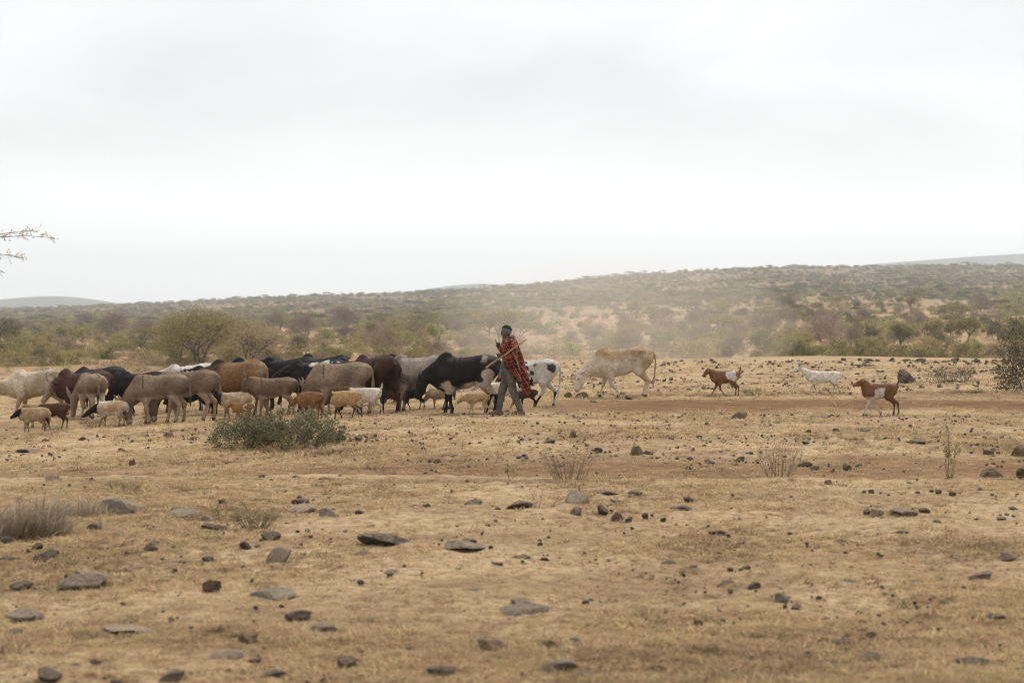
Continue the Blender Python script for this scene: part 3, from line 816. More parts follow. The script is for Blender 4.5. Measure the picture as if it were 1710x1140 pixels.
animal('zebu_cow', 'cow', 'lean tan and white cow walking alone with its head lowered', 'cow', 1041, 662, 581, 180, (.86, .02, .50), (.955, .05, .17),
       patchwork((.39, .285, .165), (.63, .55, .45), m_cow24), 'cattle of the herd', hump=0.058, feet=(-.25, .12, .02, .06), bend=-.02, tailpose=-.01, ears='side', seed=24)

animal('calf', 'cow', 'small black calf standing between the grey donkeys, legs showing', 'cow', 322, 694, 640, 182, (.66, 0, .7), (.84, 0, .45), c_black, HERD_CATTLE, hump=.02, dewlap=False, feet=(.1, -.1, .12, -.1), seed=25)
animal('calf', 'cow', 'tan calf half hidden behind the black headed cream sheep', 'cow', 372, 690, 640, 178, (.66, 0, .8), (.84, 0, .55), coat_plain((.26, .16, .085)), HERD_CATTLE, hump=.02, dewlap=False, feet=(.1, -.1, .1, -.1), seed=26)
# sheep and goats
def m_white_square(V, tags, s):
    a = ((np.abs(V[:, 0] + .22) / .21) ** 3 + (np.abs(V[:, 2] - .78) / .165) ** 3) ** (1 / 3)
    return (1 - sstep(.92, 1.04, a + .75 * (N(V, 6, s) - .5))) * (1 - where(tags, 'tail', 'head', 'ear', 'leg', 'hoof'))
def m_white_front(V, tags, s):
    band = 1 - sstep(.9, 1.05, np.abs(V[:, 0] - .02 + .25 * (V[:, 2] - .75)) / .15 + .7 * (N(V, 6, s) - .5))
    m = band * (1 - sstep(.80, .90, V[:, 2] + .15 * (N(V, 7, s + 2) - .5)))
    m = np.maximum(m, (V[:, 0] > -.05) * (V[:, 2] < .58) * where(tags, 'leg', 'hoof', 'upleg', 'thigh', 'body'))
    return m
def m_chest(V, tags, s): return (1 - sstep(.08, .13, np.hypot(V[:, 0] - .22, V[:, 2] - .6) + .1 * (N(V, 7, s) - .5)))
def m_curl(V, tags, s):
    d = np.abs(np.hypot(V[:, 0] + .20, V[:, 2] - .78) - .12 + .05 * (N(V, 6, s) - .5))
    return (1 - sstep(.03, .05, d)) * (V[:, 0] > -.25)
def m_headbrown(V, tags, s): return np.maximum(where(tags, 'head', 'ear', 'muzzle') , where(tags, 'neck') * sstep(.45, .55, V[:, 0] + .1 * (N(V, 6, s) - .5)) * .9)
def m_g7(V, tags, s):
    m = m_headbrown(V, tags, s)
    m = np.maximum(m, sstep(.55, .62, N(V, 3, s)) * .0)
    return np.maximum(m, where(tags, 'leg', 'hoof', 'upleg') * (1 - sstep(.35, .55, V[:, 2])))

animal('goat', 'goat', 'brown goat with a square white patch on its flank, tail raised', 'goat', 1211, 661, 617, 180, (.64, .0, 1.02), (.83, .02, .80),
       patchwork((.195, .098, .042), (.62, .58, .52), m_white_square), HERD_SMALL, feet=(-.22, .22, -.1, -.02), tailpose='up', ears='down', seed=31)
animal('goat', 'goat', 'large white goat with dark swept-back horns and head held high', 'goat', 1374, 658, 618, 180, (1.02, .0, 1.12), (1.36, .03, .93),
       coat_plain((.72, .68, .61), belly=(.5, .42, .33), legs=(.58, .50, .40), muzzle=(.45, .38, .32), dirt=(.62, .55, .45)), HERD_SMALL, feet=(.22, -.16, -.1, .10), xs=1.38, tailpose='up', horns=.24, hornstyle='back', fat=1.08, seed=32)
animal('goat', 'goat', 'brown goat with white forelegs and white band behind its shoulder', 'goat', 1469, 692, 638, 180, (.52, .0, 1.06), (.80, .02, .93),
       patchwork((.15, .073, .031), (.56, .50, .43), m_white_front), HERD_SMALL, feet=(.24, -.34, -.18, -.08), tailpose='up', ears='down', seed=33)
animal('sheep', 'sheep', 'cream sheep with black head beside the brown goat', 'sheep', 57, 721, 679, 182, (.52, .08, .86), (.82, .14, .66),
       coat_blackhead((.42, .33, .22)), HERD_SMALL, wool=True, ears='side', feet=(.05, -.05, .05, -.05), seed=34)
animal('sheep', 'sheep', 'tan sheep half hidden behind the black headed cream sheep', 'sheep', 66, 712, 673, 180, (.6, 0, .9), (.85, 0, .7),
       coat_plain((.40, .26, .13)), HERD_SMALL, wool=True, seed=35)
animal('goat', 'goat', 'dark brown goat with white chest patch, small horns, facing along the flock', 'goat', 91, 717, 671, 186, (.46, .05, .86), (.76, .12, .76),
       patchwork((.085, .042, .022), (.42, .32, .22), m_chest), HERD_SMALL, horns=.08, ears='side', feet=(.05, -.1, .1, -.05), seed=36)
animal('sheep', 'sheep', 'white sheep with black head and neck, rust stained rump, head lowered', 'sheep', 187, 711, 668, 180, (.76, .02, .68), (1.06, .05, .46),
       coat_blackhead((.62, .54, .44), (.40, .24, .11), hx=.42), HERD_SMALL, wool=True, ears='side', feet=(.18, .0, .10, -.05), seed=37)
animal('sheep', 'sheep', 'cream sheep with black head turned to the viewer in front of the donkeys', 'sheep', 391, 698, 654, 184, (.62, .10, 1.0), (.74, .32, .74),
       coat_blackhead((.55, .46, .33), (.44, .31, .16), hx=.46), HERD_SMALL, wool=True, ears='side', feet=(.05, -.1, .1, -.1), seed=38)
animal('goat_kid', 'goat', 'small rust brown goat kid with white curl on its side by the bush', 'goat', 406, 703, 671, 180, (.62, .0, .92), (.86, .0, .80),
       patchwork((.24, .115, .045), (.56, .49, .40), m_curl), HERD_SMALL, feet=(.05, -.1, .1, -.1), seed=39)
animal('goat', 'goat', 'reddish brown goat with lowered head right behind the bush', 'goat', 519, 700, 653, 150, (.60, .1, .70), (.82, .15, .5),
       coat_plain((.21, .102, .048), legs=(.13, .06, .03)), HERD_SMALL, ears='up', fat=1.15, seed=40)
animal('goat', 'goat', 'golden tan goat with dark brown head and legs beside the bush', 'goat', 577, 699, 651, 180, (.46, .04, .84), (.66, .06, .56),
       patchwork((.42, .28, .14), (.07, .036, .02), m_g7), HERD_SMALL, feet=(.08, -.14, .14, -.18), fat=1.08, seed=41)
animal('goat', 'goat', 'white goat with brown head and upright tail next to the golden one', 'goat', 611, 695, 646, 180, (.66, -.02, .98), (.90, .0, .86),
       patchwork((.58, .53, .46), (.15, .085, .05), m_headbrown), HERD_SMALL, feet=(-.15, .12, .2, -.16), tailpose='up', fat=1.08, ears='back', seed=42)
animal('goat', 'goat', 'white goat with tan eye stripe walking just behind the herder', 'goat', 838, 683, 637, 180, (.86, .0, .92), (1.07, .02, .72),
       patchwork((.60, .54, .46), (.30, .19, .10), lambda V, t, s: np.maximum(where(t, 'ear'), where(t, 'leg', 'hoof') * .6)), HERD_SMALL, xs=1.25, feet=(.1, -.1, -.1, .15), fat=1.1, seed=43)
animal('goat', 'goat', 'black goat among the cattle legs under the grey cow', 'goat', 690, 683, 645, 184, (.6, .0, .7), (.8, .0, .5), coat_plain((.022, .018, .016)), HERD_SMALL, feet=(.1, -.15, .1, -.1), seed=44)
animal('sheep', 'sheep', 'cream sheep standing under the black bull with its head down', 'sheep', 736, 681, 645, 178, (.6, .0, .6), (.8, .0, .35), coat_plain((.46, .37, .25), legs=(.35, .26, .16)), HERD_SMALL, wool=True, seed=45)
animal('goat', 'goat', 'brown goat half hidden between the white goat and the grey cow', 'goat', 650, 684, 646, 180, (.6, .0, .85), (.84, .0, .7), coat_plain((.13, .06, .03)), HERD_SMALL, seed=46)
animal('goat', 'goat', 'dark brown goat grazing between the spotted cow and the herder', 'goat', 880, 679, 648, 190, (.5, .05, .5), (.62, .1, .18), coat_plain((.055, .028, .018)), HERD_SMALL, ears='side', seed=47)
animal('dog', 'dog', 'sandy tan dog with curled tail sniffing ahead of the herder', 'dog', 798, 691, 656, 180, (.70, .0, .80), (.97, .02, .58),
       coat_plain((.42, .285, .145), belly=(.52, .42, .29), legs=(.50, .40, .28), muzzle=(.16, .10, .06)), None, feet=(-.12, .10, .16, -.06), ears='back', seed=48)
# ------------------------------------------------------------------ the herder (walks to picture left: -X; his left side faces the camera)
M_SKIN = vary_mat('dark_skin', [(.060, .034, .023), (.090, .052, .035)], 9, .42, obj_var=0, spec=.5)
M_HAIR = vary_mat('hair', [(.006, .005, .005), (.014, .012, .011)], 60, .9, obj_var=0)
M_TROUSER = vary_mat('grey_trousers', [(.062, .058, .046), (.11, .10, .080), (.15, .135, .108)], 14, .9, bump=.3, obj_var=0)
M_SHOE = vary_mat('dusty_shoe', [(.12, .075, .042), (.21, .14, .08)], 14, .85, obj_var=0)
M_WOOD = vary_mat('stick_wood', [(.30, .15, .055), (.42, .24, .10)], 12, .6, obj_var=0)
M_WAIST = vary_mat('woven_belt', [(.30, .06, .08), (.06, .16, .17), (.05, .05, .10)], 16, .85, obj_var=0, detail=1.0)
M_SHIRT = vary_mat('faded_shirt', [(.10, .075, .085), (.16, .12, .12)], 10, .9, obj_var=0)

def plaid_mat():
    m, t, b = new_mat('red_plaid_blanket')
    uv = nd(t, 'ShaderNodeUVMap'); uv.uv_map = 'UVMap'
    mpn = nd(t, 'ShaderNodeMapping'); mpn.inputs['Rotation'].default_value = (0, 0, R(14)); mpn.inputs['Scale'].default_value = (1, 1, 1)
    t.links.new(uv.outputs[0], mpn.inputs['Vector'])
    sp = nd(t, 'ShaderNodeSeparateXYZ'); t.links.new(mpn.outputs[0], sp.inputs[0])
    def line(sock, period, width, shift=0.0):
        a = nd(t, 'ShaderNodeMath', operation='ADD'); a.inputs[1].default_value = shift; t.links.new(sock, a.inputs[0])
        d = nd(t, 'ShaderNodeMath', operation='DIVIDE'); d.inputs[1].default_value = period; t.links.new(a.outputs[0], d.inputs[0])
        f = nd(t, 'ShaderNodeMath', operation='FRACT'); t.links.new(d.outputs[0], f.inputs[0])
        l = nd(t, 'ShaderNodeMath', operation='LESS_THAN'); l.inputs[1].default_value = width / period; t.links.new(f.outputs[0], l.inputs[0])
        return l.outputs[0]
    nz_ = nd(t, 'ShaderNodeTexNoise', Scale=7.0, Detail=4.0)
    t.links.new(uv.outputs[0], nz_.inputs['Vector'])
    red = ramp(t, nz_.outputs['Fac'], [(.3, (.095, .013, .009)), (.7, (.18, .026, .014))])
    c = mixc(t, line(sp.outputs['X'], .26, .10), red, (.045, .009, .011))
    c2 = mixc(t, line(sp.outputs['Y'], .26, .10, .05), c, (.045, .009, .011))
    c3 = mixc(t, line(sp.outputs['X'], .088, .0085, .02), c2, (.31, .115, .032))
    c4 = mixc(t, line(sp.outputs['Y'], .094, .0085, .04), c3, (.31, .115, .032))
    t.links.new(c4, b.inputs['Base Color'])
    b.inputs['Roughness'].default_value = .92
    b.inputs['Specular IOR Level'].default_value = .1
    b.inputs['Sheen Weight'].default_value = .15
    return m
M_PLAID = plaid_mat()

def build_person():
    g = ground_at(848, 692, 10)
    K = g.y / F                     # metres for each photo pixel at his distance
    root = bpy.data.objects.new('person', None); COL.objects.link(root)
    root.location = (g.x, g.y, g.z - .01)
    tag(root, 'herder in red plaid blanket and grey trousers striding beside the herd, one finger raised', 'person')
    P = []
    def add(a, b, ra, rb, k=.03, sq=1.0, tg='skin'): P.append([A3(*a), A3(*b), ra, rb, sq, k, tg])
    # head, turned to the camera (-Y) and a little towards his path
    hc = A3(-.035, -.01, 1.508)
    f = A3(-.42, -.90, 0); f = f / np.linalg.norm(f); sd = A3(f[1], -f[0], 0)
    add(hc + A3(0, 0, .035) - f * .02, hc + A3(0, 0, .03) + f * .012, .090, .087)
    add(hc - A3(0, 0, .02) + f * .018, hc - A3(0, 0, .082) + f * .038, .074, .050, .04)
    add(hc + f * .088 + A3(0, 0, .01), hc + f * .103 - A3(0, 0, .022), .010, .016, .015)          # nose
    add(hc + f * .078 - A3(0, 0, .055) - sd * .02, hc + f * .078 - A3(0, 0, .055) + sd * .02, .013, .013, .012)   # lips
    add(hc + f * .074 + A3(0, 0, .036) - sd * .035, hc + f * .074 + A3(0, 0, .036) + sd * .035, .014, .014, .02)  # brow
    for s in (1, -1):
        add(hc + sd * s * .080 + A3(0, 0, .018) - f * .008, hc + sd * s * .083 - A3(0, 0, .022) - f * .004, .015, .011, .01)   # ears
    add((-.005, .0, 1.33), hc - A3(0, 0, .06) - f * .01, .062, .052, .04)                          # neck
    # trunk
    add((.015, 0, 1.28), (.03, 0, 1.0), .125, .105, .06, 1.25)
    add((.03, 0, 1.0), (.03, 0, .86), .105, .115, .05, 1.2)
    add((.01, -.15, 1.32), (.01, .15, 1.32), .062, .062, .06)
    # his left arm (near): elbow bent, fist on the stick
    add((.02, -.18, 1.31), (.06, -.27, 1.04), .052, .042)
    add((.06, -.27, 1.04), (-.10, -.305, 1.08), .040, .028)
    # his right arm: forearm raised, index finger up
    add((.0, .17, 1.30), (-.06, .19, 1.08), .050, .040)
    add((-.06, .19, 1.08), (-.165, .10, 1.235), .038, .026)
    def hand(w, d, u, n, curls, thumb):
        """w wrist, d direction of the fingers, u across the palm (index to little), n palm normal"""
        c = w + d * .045
        add(w, c, .024, .030, .02)
        add(c - u * .024, c + u * .024, .022, .020, .02)
        for i, (cu, L) in enumerate(zip(curls, (.078, .085, .078, .062))):
            b0 = w + d * .085 + u * (-.030 + .020 * i)
            add(c + u * (-.026 + .018 * i), b0, .012, .0105, .01)
            a1 = d * math.cos(cu) + n * math.sin(cu); a2 = d * math.cos(cu * 2.0) + n * math.sin(cu * 2.0)
            m1 = b0 + a1 * L * .5
            add(b0, m1, .0105, .0098, .006); add(m1, m1 + a2 * L * .5, .0098, .0082, .006)
        t0 = w + d * .03 - u * .026; t1 = t0 + thumb * .045
        add(t0, t1, .013, .0115, .01); add(t1, t1 + (thumb * .5 + d * .5) * .036, .0112, .009, .006)
    d1 = A3(-.95, 0, .30); d1 /= np.linalg.norm(d1)
    hand(A3(-.10, -.307, 1.08), d1, A3(.28, .0, -.95), A3(0, -1, 0) * 1.0, (1.2, 1.25, 1.3, 1.3), A3(-.3, -.8, .5))
    d2 = A3(-.18, -.10, .97); d2 /= np.linalg.norm(d2)
    hand(A3(-.168, .095, 1.24), d2, A3(.9, .3, .15), A3(.25, -.95, 0), (.05, 1.3, 1.35, 1.35), A3(-.2, -.85, .45))
    # legs (under the trousers)
    hipL, hipR = A3(.02, -.085, .84), A3(.03, .085, .84)
    kneeF, ankF = A3(-.10, .07, .46), A3(-.16, .07, .075)       # leading leg (his right)
    kneeB, ankB = A3(.09, -.08, .47), A3(.235, -.07, .085)      # trailing leg (his left)
    add(hipR, kneeF, .078, .052); add(kneeF, ankF, .05, .034)
    add(hipL, kneeB, .078, .052); add(kneeB, ankB, .05, .034)
    add(ankF, ankF + A3(-.13, 0, -.045), .034, .028); add(ankB, ankB + A3(-.12, 0, -.055), .034, .028)
    V, Q, tg = mesh_blend(P, .0068)
    link('body', np_mesh('body', V, Q), root, M_SKIN)
    # hair
    hp = [[hc + A3(0, 0, .060) - f * .045, hc + A3(0, 0, .068) - f * .012, .090, .085, 1.0, .03, 'h'], [hc + A3(0, 0, .01) - f * .045, hc + A3(0, 0, .05) - f * .035, .068, .080, 1.0, .03, 'h']]
    V, Q, tg = mesh_blend(hp, .008, lambda p: .004 * (noise3(p * 90, 3) - .5))
    link('hair', np_mesh('hair', V, Q), root, M_HAIR)
    for s in (1, -1):
        e = link('eye', EYE_WHITE, root); e.location = Vector(hc + f * .084 + sd * s * .033 + A3(0, 0, .016)); e.scale = (.0125,) * 3
    # trousers
    T = []
    def addt(a, b, ra, rb, k=.04): T.append([A3(*a), A3(*b), ra, rb, 1.0, k, 't'])
    addt((.03, -.05, .88), (.03, .05, .88), .125, .125)
    addt(hipR + A3(0, 0, .0), kneeF, .105, .070); addt(kneeF, ankF + A3(.0, 0, .03), .068, .055)
    addt(hipL + A3(0, 0, .0), kneeB, .105, .072); addt(kneeB, ankB + A3(-.01, 0, .03), .070, .056)
    V, Q, tg = mesh_blend(T, .009, lambda p: .0028 * np.sin(p[:, 2] * 105 + 14 * noise3(p * 11, 4) + p[:, 0] * 60) * sstep(.6, .25, p[:, 2]) + .014 * (noise3(p * 17, 8) - .5))
    link('trousers', np_mesh('trousers', V, Q), root, M_TROUSER)
    # shoes: sole and upper
    for ank, pit in ((ankF, .10), (ankB, -.04)):
        x, y = ank[0], ank[1]; zt = .0
        S = [[A3(x + .05, y, .045 + pit * 0), A3(x - .12, y, .035), .036, .030, 1.0, .02, 's'], [A3(x + .01, y, .085), A3(x - .05, y, .055), .042, .038, 1.0, .03, 's'],
             [A3(x - .10, y, .045), A3(x - .155, y, .03), .034, .026, 1.0, .03, 's'], [A3(x + .06, y, .02), A3(x - .16, y, .018), .026, .024, 1.0, .02, 's']]
        V, Q, tg = mesh_blend(S, .009)
        V[:, 2] = np.maximum(V[:, 2], .002)
        link('shoe', np_mesh('shoe', V, Q), root, M_SHOE)
    # shirt hem and woven band seen at the waist below the blanket
    S = [[A3(-.03, -.02, .95), A3(-.055, -.03, .82), .10, .085, 1.0, .04, 's']]
    V, Q, tg = mesh_blend(S, .011, lambda p: .012 * (noise3(p * 22, 5) - .5))
    link('shirt_tail', np_mesh('shirt_tail', V, Q), root, M_SHIRT)
    S = [[A3(-.115, -.07, .89), A3(-.145, -.075, .70), .028, .035, 1.0, .02, 's'], [A3(-.10, -.08, .90), A3(-.11, -.09, .78), .03, .03, 1.0, .02, 's']]
    V, Q, tg = mesh_blend(S, .009, lambda p: .008 * (noise3(p * 30, 6) - .5))
    link('belt_sash', np_mesh('belt_sash', V, Q), root, M_WAIST)
    # blanket: draped from neck and shoulders, short in front, hanging long behind, with folds
    nu, nv = 120, 72
    U, Vv = np.meshgrid(np.linspace(0, 2 * PI, nu, endpoint=False), np.linspace(0, 1, nv), indexing='ij')
    bk = (1 + np.cos(U)) / 2                       # 1 at his back (+X), 0 at his front (-X)
    near = (1 - np.sin(U)) / 2                     # 1 on the camera side (-Y)
    zh = .88 - .47 * sstep(.12, .80, bk) + .03 * np.sin(3 * U)
    zh = zh - .035 * np.sin(9 * U) - .02 * np.sin(17 * U + 1)
    z0 = 1.45 - .05 * (1 - bk)
    Z = z0 + (zh - z0) * Vv
    # width profile with height
    rx = np.interp(-Z, [-1.45, -1.41, -1.35, -1.25, -1.10, -.95, -.7, -.4], [.080, .125, .150, .168, .185, .185, .18, .16])
    ry = np.interp(-Z, [-1.45, -1.41, -1.35, -1.25, -1.10, -.95, -.7, -.4], [.085, .16, .238, .285, .31, .29, .26, .22])
    cx = np.interp(-Z, [-1.44, -1.36, -1.25, -1.1, -.95, -.8, -.6, -.4], [.015, .035, .04, .04, .07, .125, .185, .225])
    back = sstep(.45, .95, bk)
    X = cx + rx * np.cos(U) * (1 + .10 * back * sstep(1.35, .9, Z))
    Yv = ry * np.sin(U) * (1 - .12 * sstep(1.0, .6, Z))
    fold = (.026 * np.sin(6 * U + 3.5 * Z + 1.6 * np.sin(4 * Z)) + .020 * np.sin(11 * U - 5 * Z + 2 * np.sin(3 * U)) + .010 * np.sin(21 * U + 8 * Z)) * sstep(1.40, 1.05, Z)
    nx, ny = np.cos(U), np.sin(U)
    drape = .015 * np.sin(16 * Z + 3 * np.cos(U * 2 + 1) + 2 * U) * sstep(1.38, 1.2, Z) * near
    X = X + nx * (fold + drape); Yv = Yv + ny * (fold + drape)
    # the bent arm pushes the cloth out over the elbow
    el = np.exp(-(((X - .03) / .13) ** 2 + ((Z - 1.10) / .15) ** 2)) * near
    Yv = Yv - .02 * el
    verts = np.stack([X, Yv, Z], -1).reshape(-1, 3)
    ii = np.arange(nu * nv).reshape(nu, nv)
    q = np.stack([ii[:, :-1], np.roll(ii, -1, 0)[:, :-1], np.roll(ii, -1, 0)[:, 1:], ii[:, 1:]], -1)
    # open in front below the chest where the hands come out
    uv = np.stack([U * .19 + .02 * Z, (1.45 - Z)], -1).reshape(-1, 2)
    keep = ~((bk[:, :-1] < .07) & (Vv[:, :-1] > .40))
    me = np_mesh('blanket', verts, q[keep].reshape(-1, 4), uv=uv)
    b = link('blanket', me, root, M_PLAID)
    md = b.modifiers.new('thickness', 'SOLIDIFY'); md.thickness = .008; md.offset = 1
    # the blanket's edge wrapped over his left arm
    S = [[A3(.02, -.19, 1.34), A3(.075, -.27, 1.04), .075, .078, 1.0, .03, 's'], [A3(.075, -.27, 1.04), A3(-.055, -.298, 1.068), .074, .052, 1.0, .04, 's'], [A3(.04, -.25, 1.0), A3(-.02, -.27, .93), .06, .03, 1.0, .05, 's']]
    V, Q, tg = mesh_blend(S, .010, lambda p: .016 * (noise3(p * 15, 17) - .5) + .005 * np.sin(p[:, 2] * 60 + p[:, 0] * 40))
    link('sleeve_fold', np_mesh('sleeve_fold', V, Q, uv=np.stack([V[:, 0] * 1.0 + .3, 1.45 - V[:, 2]], -1)), b, M_PLAID)
    # collar fold over the shoulder
    S = []
    ring = [A3(.012 + .085 * math.cos(t), .10 * math.sin(t) - .01, 1.415 + .025 * math.cos(t)) for t in np.linspace(-2.3, 2.3, 12)]
    for p_, q_ in zip(ring[:-1], ring[1:]): S.append([p_, q_, .032, .032, 1.0, .02, 's'])
    V, Q, tg = mesh_blend(S, .009, lambda p: .010 * (noise3(p * 25, 7) - .5))
    link('blanket_collar', np_mesh('blanket_collar', V, Q, uv=np.stack([np.arctan2(V[:, 1], V[:, 0]) * .12, V[:, 2] * 1.0], -1)), b, M_PLAID)
    # stick in the left fist
    a = Vector(((812 - 848) * K, -.355, (692 - 612) * K)); e = Vector(((879 - 848) * K, -.355, (692 - 565) * K))
    pts = [a.lerp(e, i / 8) + Vector((0, 0, .006 * math.sin(i * 1.3))) for i in range(9)]
    st = link('herding_stick', tube_mesh('herding_stick', [(pts, [.0165, .0165, .0155, .015, .0145, .0135, .0125, .0115, .009])], 8), None, M_WOOD)
    st.location = root.location
    tag(st, 'long smooth wooden stick held slanting across the herder', 'stick')
EYE_WHITE = blob_mesh('eye_white', 1.0)
EYE_WHITE.materials.append(vary_mat('eye_white', [(.25, .2, .17), (.3, .25, .22)], 3, .3, obj_var=0))
build_person()
# ------------------------------------------------------------------ vegetation
rng = np.random.default_rng(7)
random.seed(7)

def leaf_mat(name, cols, trans=.45):
    m, t, b = new_mat(name)
    at = nd(t, 'ShaderNodeAttribute', attribute_name='tone')
    oi = nd(t, 'ShaderNodeObjectInfo')
    c = ramp(t, at.outputs['Fac'], [(i / (len(cols) - 1), cc) for i, cc in enumerate(cols)])
    mr_ = nd(t, 'ShaderNodeMapRange'); mr_.inputs['To Min'].default_value = .72; mr_.inputs['To Max'].default_value = 1.28
    t.links.new(oi.outputs['Random'], mr_.inputs['Value'])
    w = nd(t, 'ShaderNodeMath', operation='FRACT'); mu = nd(t, 'ShaderNodeMath', operation='MULTIPLY'); mu.inputs[1].default_value = 17.3
    t.links.new(oi.outputs['Random'], mu.inputs[0]); t.links.new(mu.outputs[0], w.inputs[0])
    mh = nd(t, 'ShaderNodeMapRange'); mh.inputs['To Min'].default_value = .475; mh.inputs['To Max'].default_value = .52
    t.links.new(w.outputs[0], mh.inputs['Value'])
    hv = nd(t, 'ShaderNodeHueSaturation'); t.links.new(mr_.outputs[0], hv.inputs['Value']); t.links.new(mh.outputs[0], hv.inputs['Hue']); t.links.new(c, hv.inputs['Color'])
    df = nd(t, 'ShaderNodeBsdfDiffuse'); tr = nd(t, 'ShaderNodeBsdfTranslucent'); mx_ = nd(t, 'ShaderNodeMixShader')
    mx_.inputs[0].default_value = trans
    t.links.new(hv.outputs[0], df.inputs['Color']); t.links.new(hv.outputs[0], tr.inputs['Color'])
    t.links.new(df.outputs[0], mx_.inputs[1]); t.links.new(tr.outputs[0], mx_.inputs[2])
    t.links.new(mx_.outputs[0], t.nodes['Material Output'].inputs['Surface'])
    return m

L_OLIVE = leaf_mat('olive_leaves', [(0.182, 0.157, 0.062), (0.301, 0.259, 0.109), (0.406, 0.350, 0.154)])
L_YELLOW = leaf_mat('yellow_green_leaves', [(0.200, 0.185, 0.065), (0.319, 0.290, 0.106), (0.438, 0.388, 0.163)])
L_DARK = leaf_mat('dark_leaves', [(0.090, 0.087, 0.038), (0.174, 0.162, 0.070), (0.254, 0.232, 0.102)])
L_GREY = leaf_mat('bare_grey_twigs', [(0.203, 0.155, 0.108), (0.317, 0.254, 0.182), (0.419, 0.344, 0.257)], .2)
L_ACACIA = leaf_mat('acacia_leaves', [(.13, .115, .042), (.225, .198, .075), (.32, .28, .115)])
L_DRY = leaf_mat('dry_leaves', [(0.218, 0.161, 0.092), (0.345, 0.253, 0.149), (0.460, 0.356, 0.218)])
L_BUSH = leaf_mat('bush_leaves', [(.055, .051, .029), (.105, .098, .056), (.165, .152, .088), (.245, .222, .135)])
M_BARK = vary_mat('bark', [(.07, .05, .038), (.15, .115, .085)], 5, .95, bump=.4, obj_var=.15)
M_TWIG = vary_mat('pale_twig', [(.17, .13, .095), (.28, .22, .16)], 6, .95, obj_var=.15)

def leaf_mesh(name, C, size, mat, aspect=.6, up=.3, tone=None, sizevar=.5):
    """one small quad leaf (or leaf spray) at each point of C"""
    n = len(C)
    d = rng.normal(size=(n, 3)); d[:, 2] += up; d /= np.linalg.norm(d, axis=1)[:, None]
    r = rng.normal(size=(n, 3)); e = np.cross(d, r); e /= np.linalg.norm(e, axis=1)[:, None]
    s = (size * (1 - sizevar / 2 + sizevar * rng.random(n)))[:, None]
    a, b = d * s * .5, e * s * .5 * aspect
    V = np.stack([C - a, C + b - a * .1, C + a, C - b - a * .1], 1).reshape(-1, 3)
    q = np.arange(n * 4).reshape(n, 4)
    me = np_mesh(name, V, q, smooth=False)
    tn = rng.random(n) if tone is None else np.clip(tone + .25 * (rng.random(n) - .5), 0, 1)
    at = me.attributes.new('tone', 'FLOAT', 'POINT'); at.data.foreach_set('value', np.repeat(tn, 4).astype(np.float32))
    me.materials.append(mat)
    return me

def twig_cloud(name, starts, dirs, L, w, mat):
    """thin tapering twigs, each one narrow triangle pair"""
    n = len(starts)
    e = np.cross(dirs, rng.normal(size=(n, 3))); e /= np.linalg.norm(e, axis=1)[:, None] + 1e-9
    l = (L * (.6 + .8 * rng.random(n)))[:, None]
    mid = starts + dirs * l * .5 + rng.normal(size=(n, 3)) * L * .06
    V = np.stack([starts - e * w * .5, starts + e * w * .5, mid + e * w * .4, starts + dirs * l, mid - e * w * .4], 1).reshape(-1, 3)
    b = np.arange(n)[:, None] * 5
    q = np.concatenate([b + 0, b + 1, b + 2, b + 4], 1); tri = np.concatenate([b + 4, b + 2, b + 3], 1)
    me = np_mesh(name, V, [q, tri], smooth=False)
    at = me.attributes.new('tone', 'FLOAT', 'POINT'); at.data.foreach_set('value', np.repeat(rng.random(n), 5).astype(np.float32))
    me.materials.append(mat)
    return me

def limbs(base_n, height, spread, rs, levels=3, r0=.09, start=.12, lean=.5, kids=3):
    """recursive branches from the ground; returns chains for tubes and the branch ends"""
    chains, ends, allp = [], [], []
    def grow(p, d, L, r, lv):
        pts = [p]; q = p
        for i in range(3):
            d = (d + Vector(rs.normal(size=3)) * .16).normalized()
            q = q + d * L / 3; pts.append(q)
        chains.append((pts, [r, r * .85, r * .72, r * .55])); allp.extend(pts[1:])
        if lv == 0: ends.append(q); return
        for k in range(kids if lv > 1 else kids + 1):
            a = rs.random() * 2 * PI
            nd_ = Vector((math.cos(a) * spread, math.sin(a) * spread, .35 + .5 * rs.random())).normalized()
            nd_ = (d * .7 + nd_ * .8).normalized()
            grow(pts[-1] if k else pts[2], nd_, L * (.62 + .2 * rs.random()), r * .55, lv - 1)
    for k in range(base_n):
        a = 2 * PI * (k + rs.random() * .6) / base_n
        d = Vector((math.cos(a) * lean, math.sin(a) * lean, 1)).normalized()
        grow(Vector((math.cos(a) * .08, math.sin(a) * .08, -.08)), d, height * .42, r0, levels)
    return chains, ends, allp

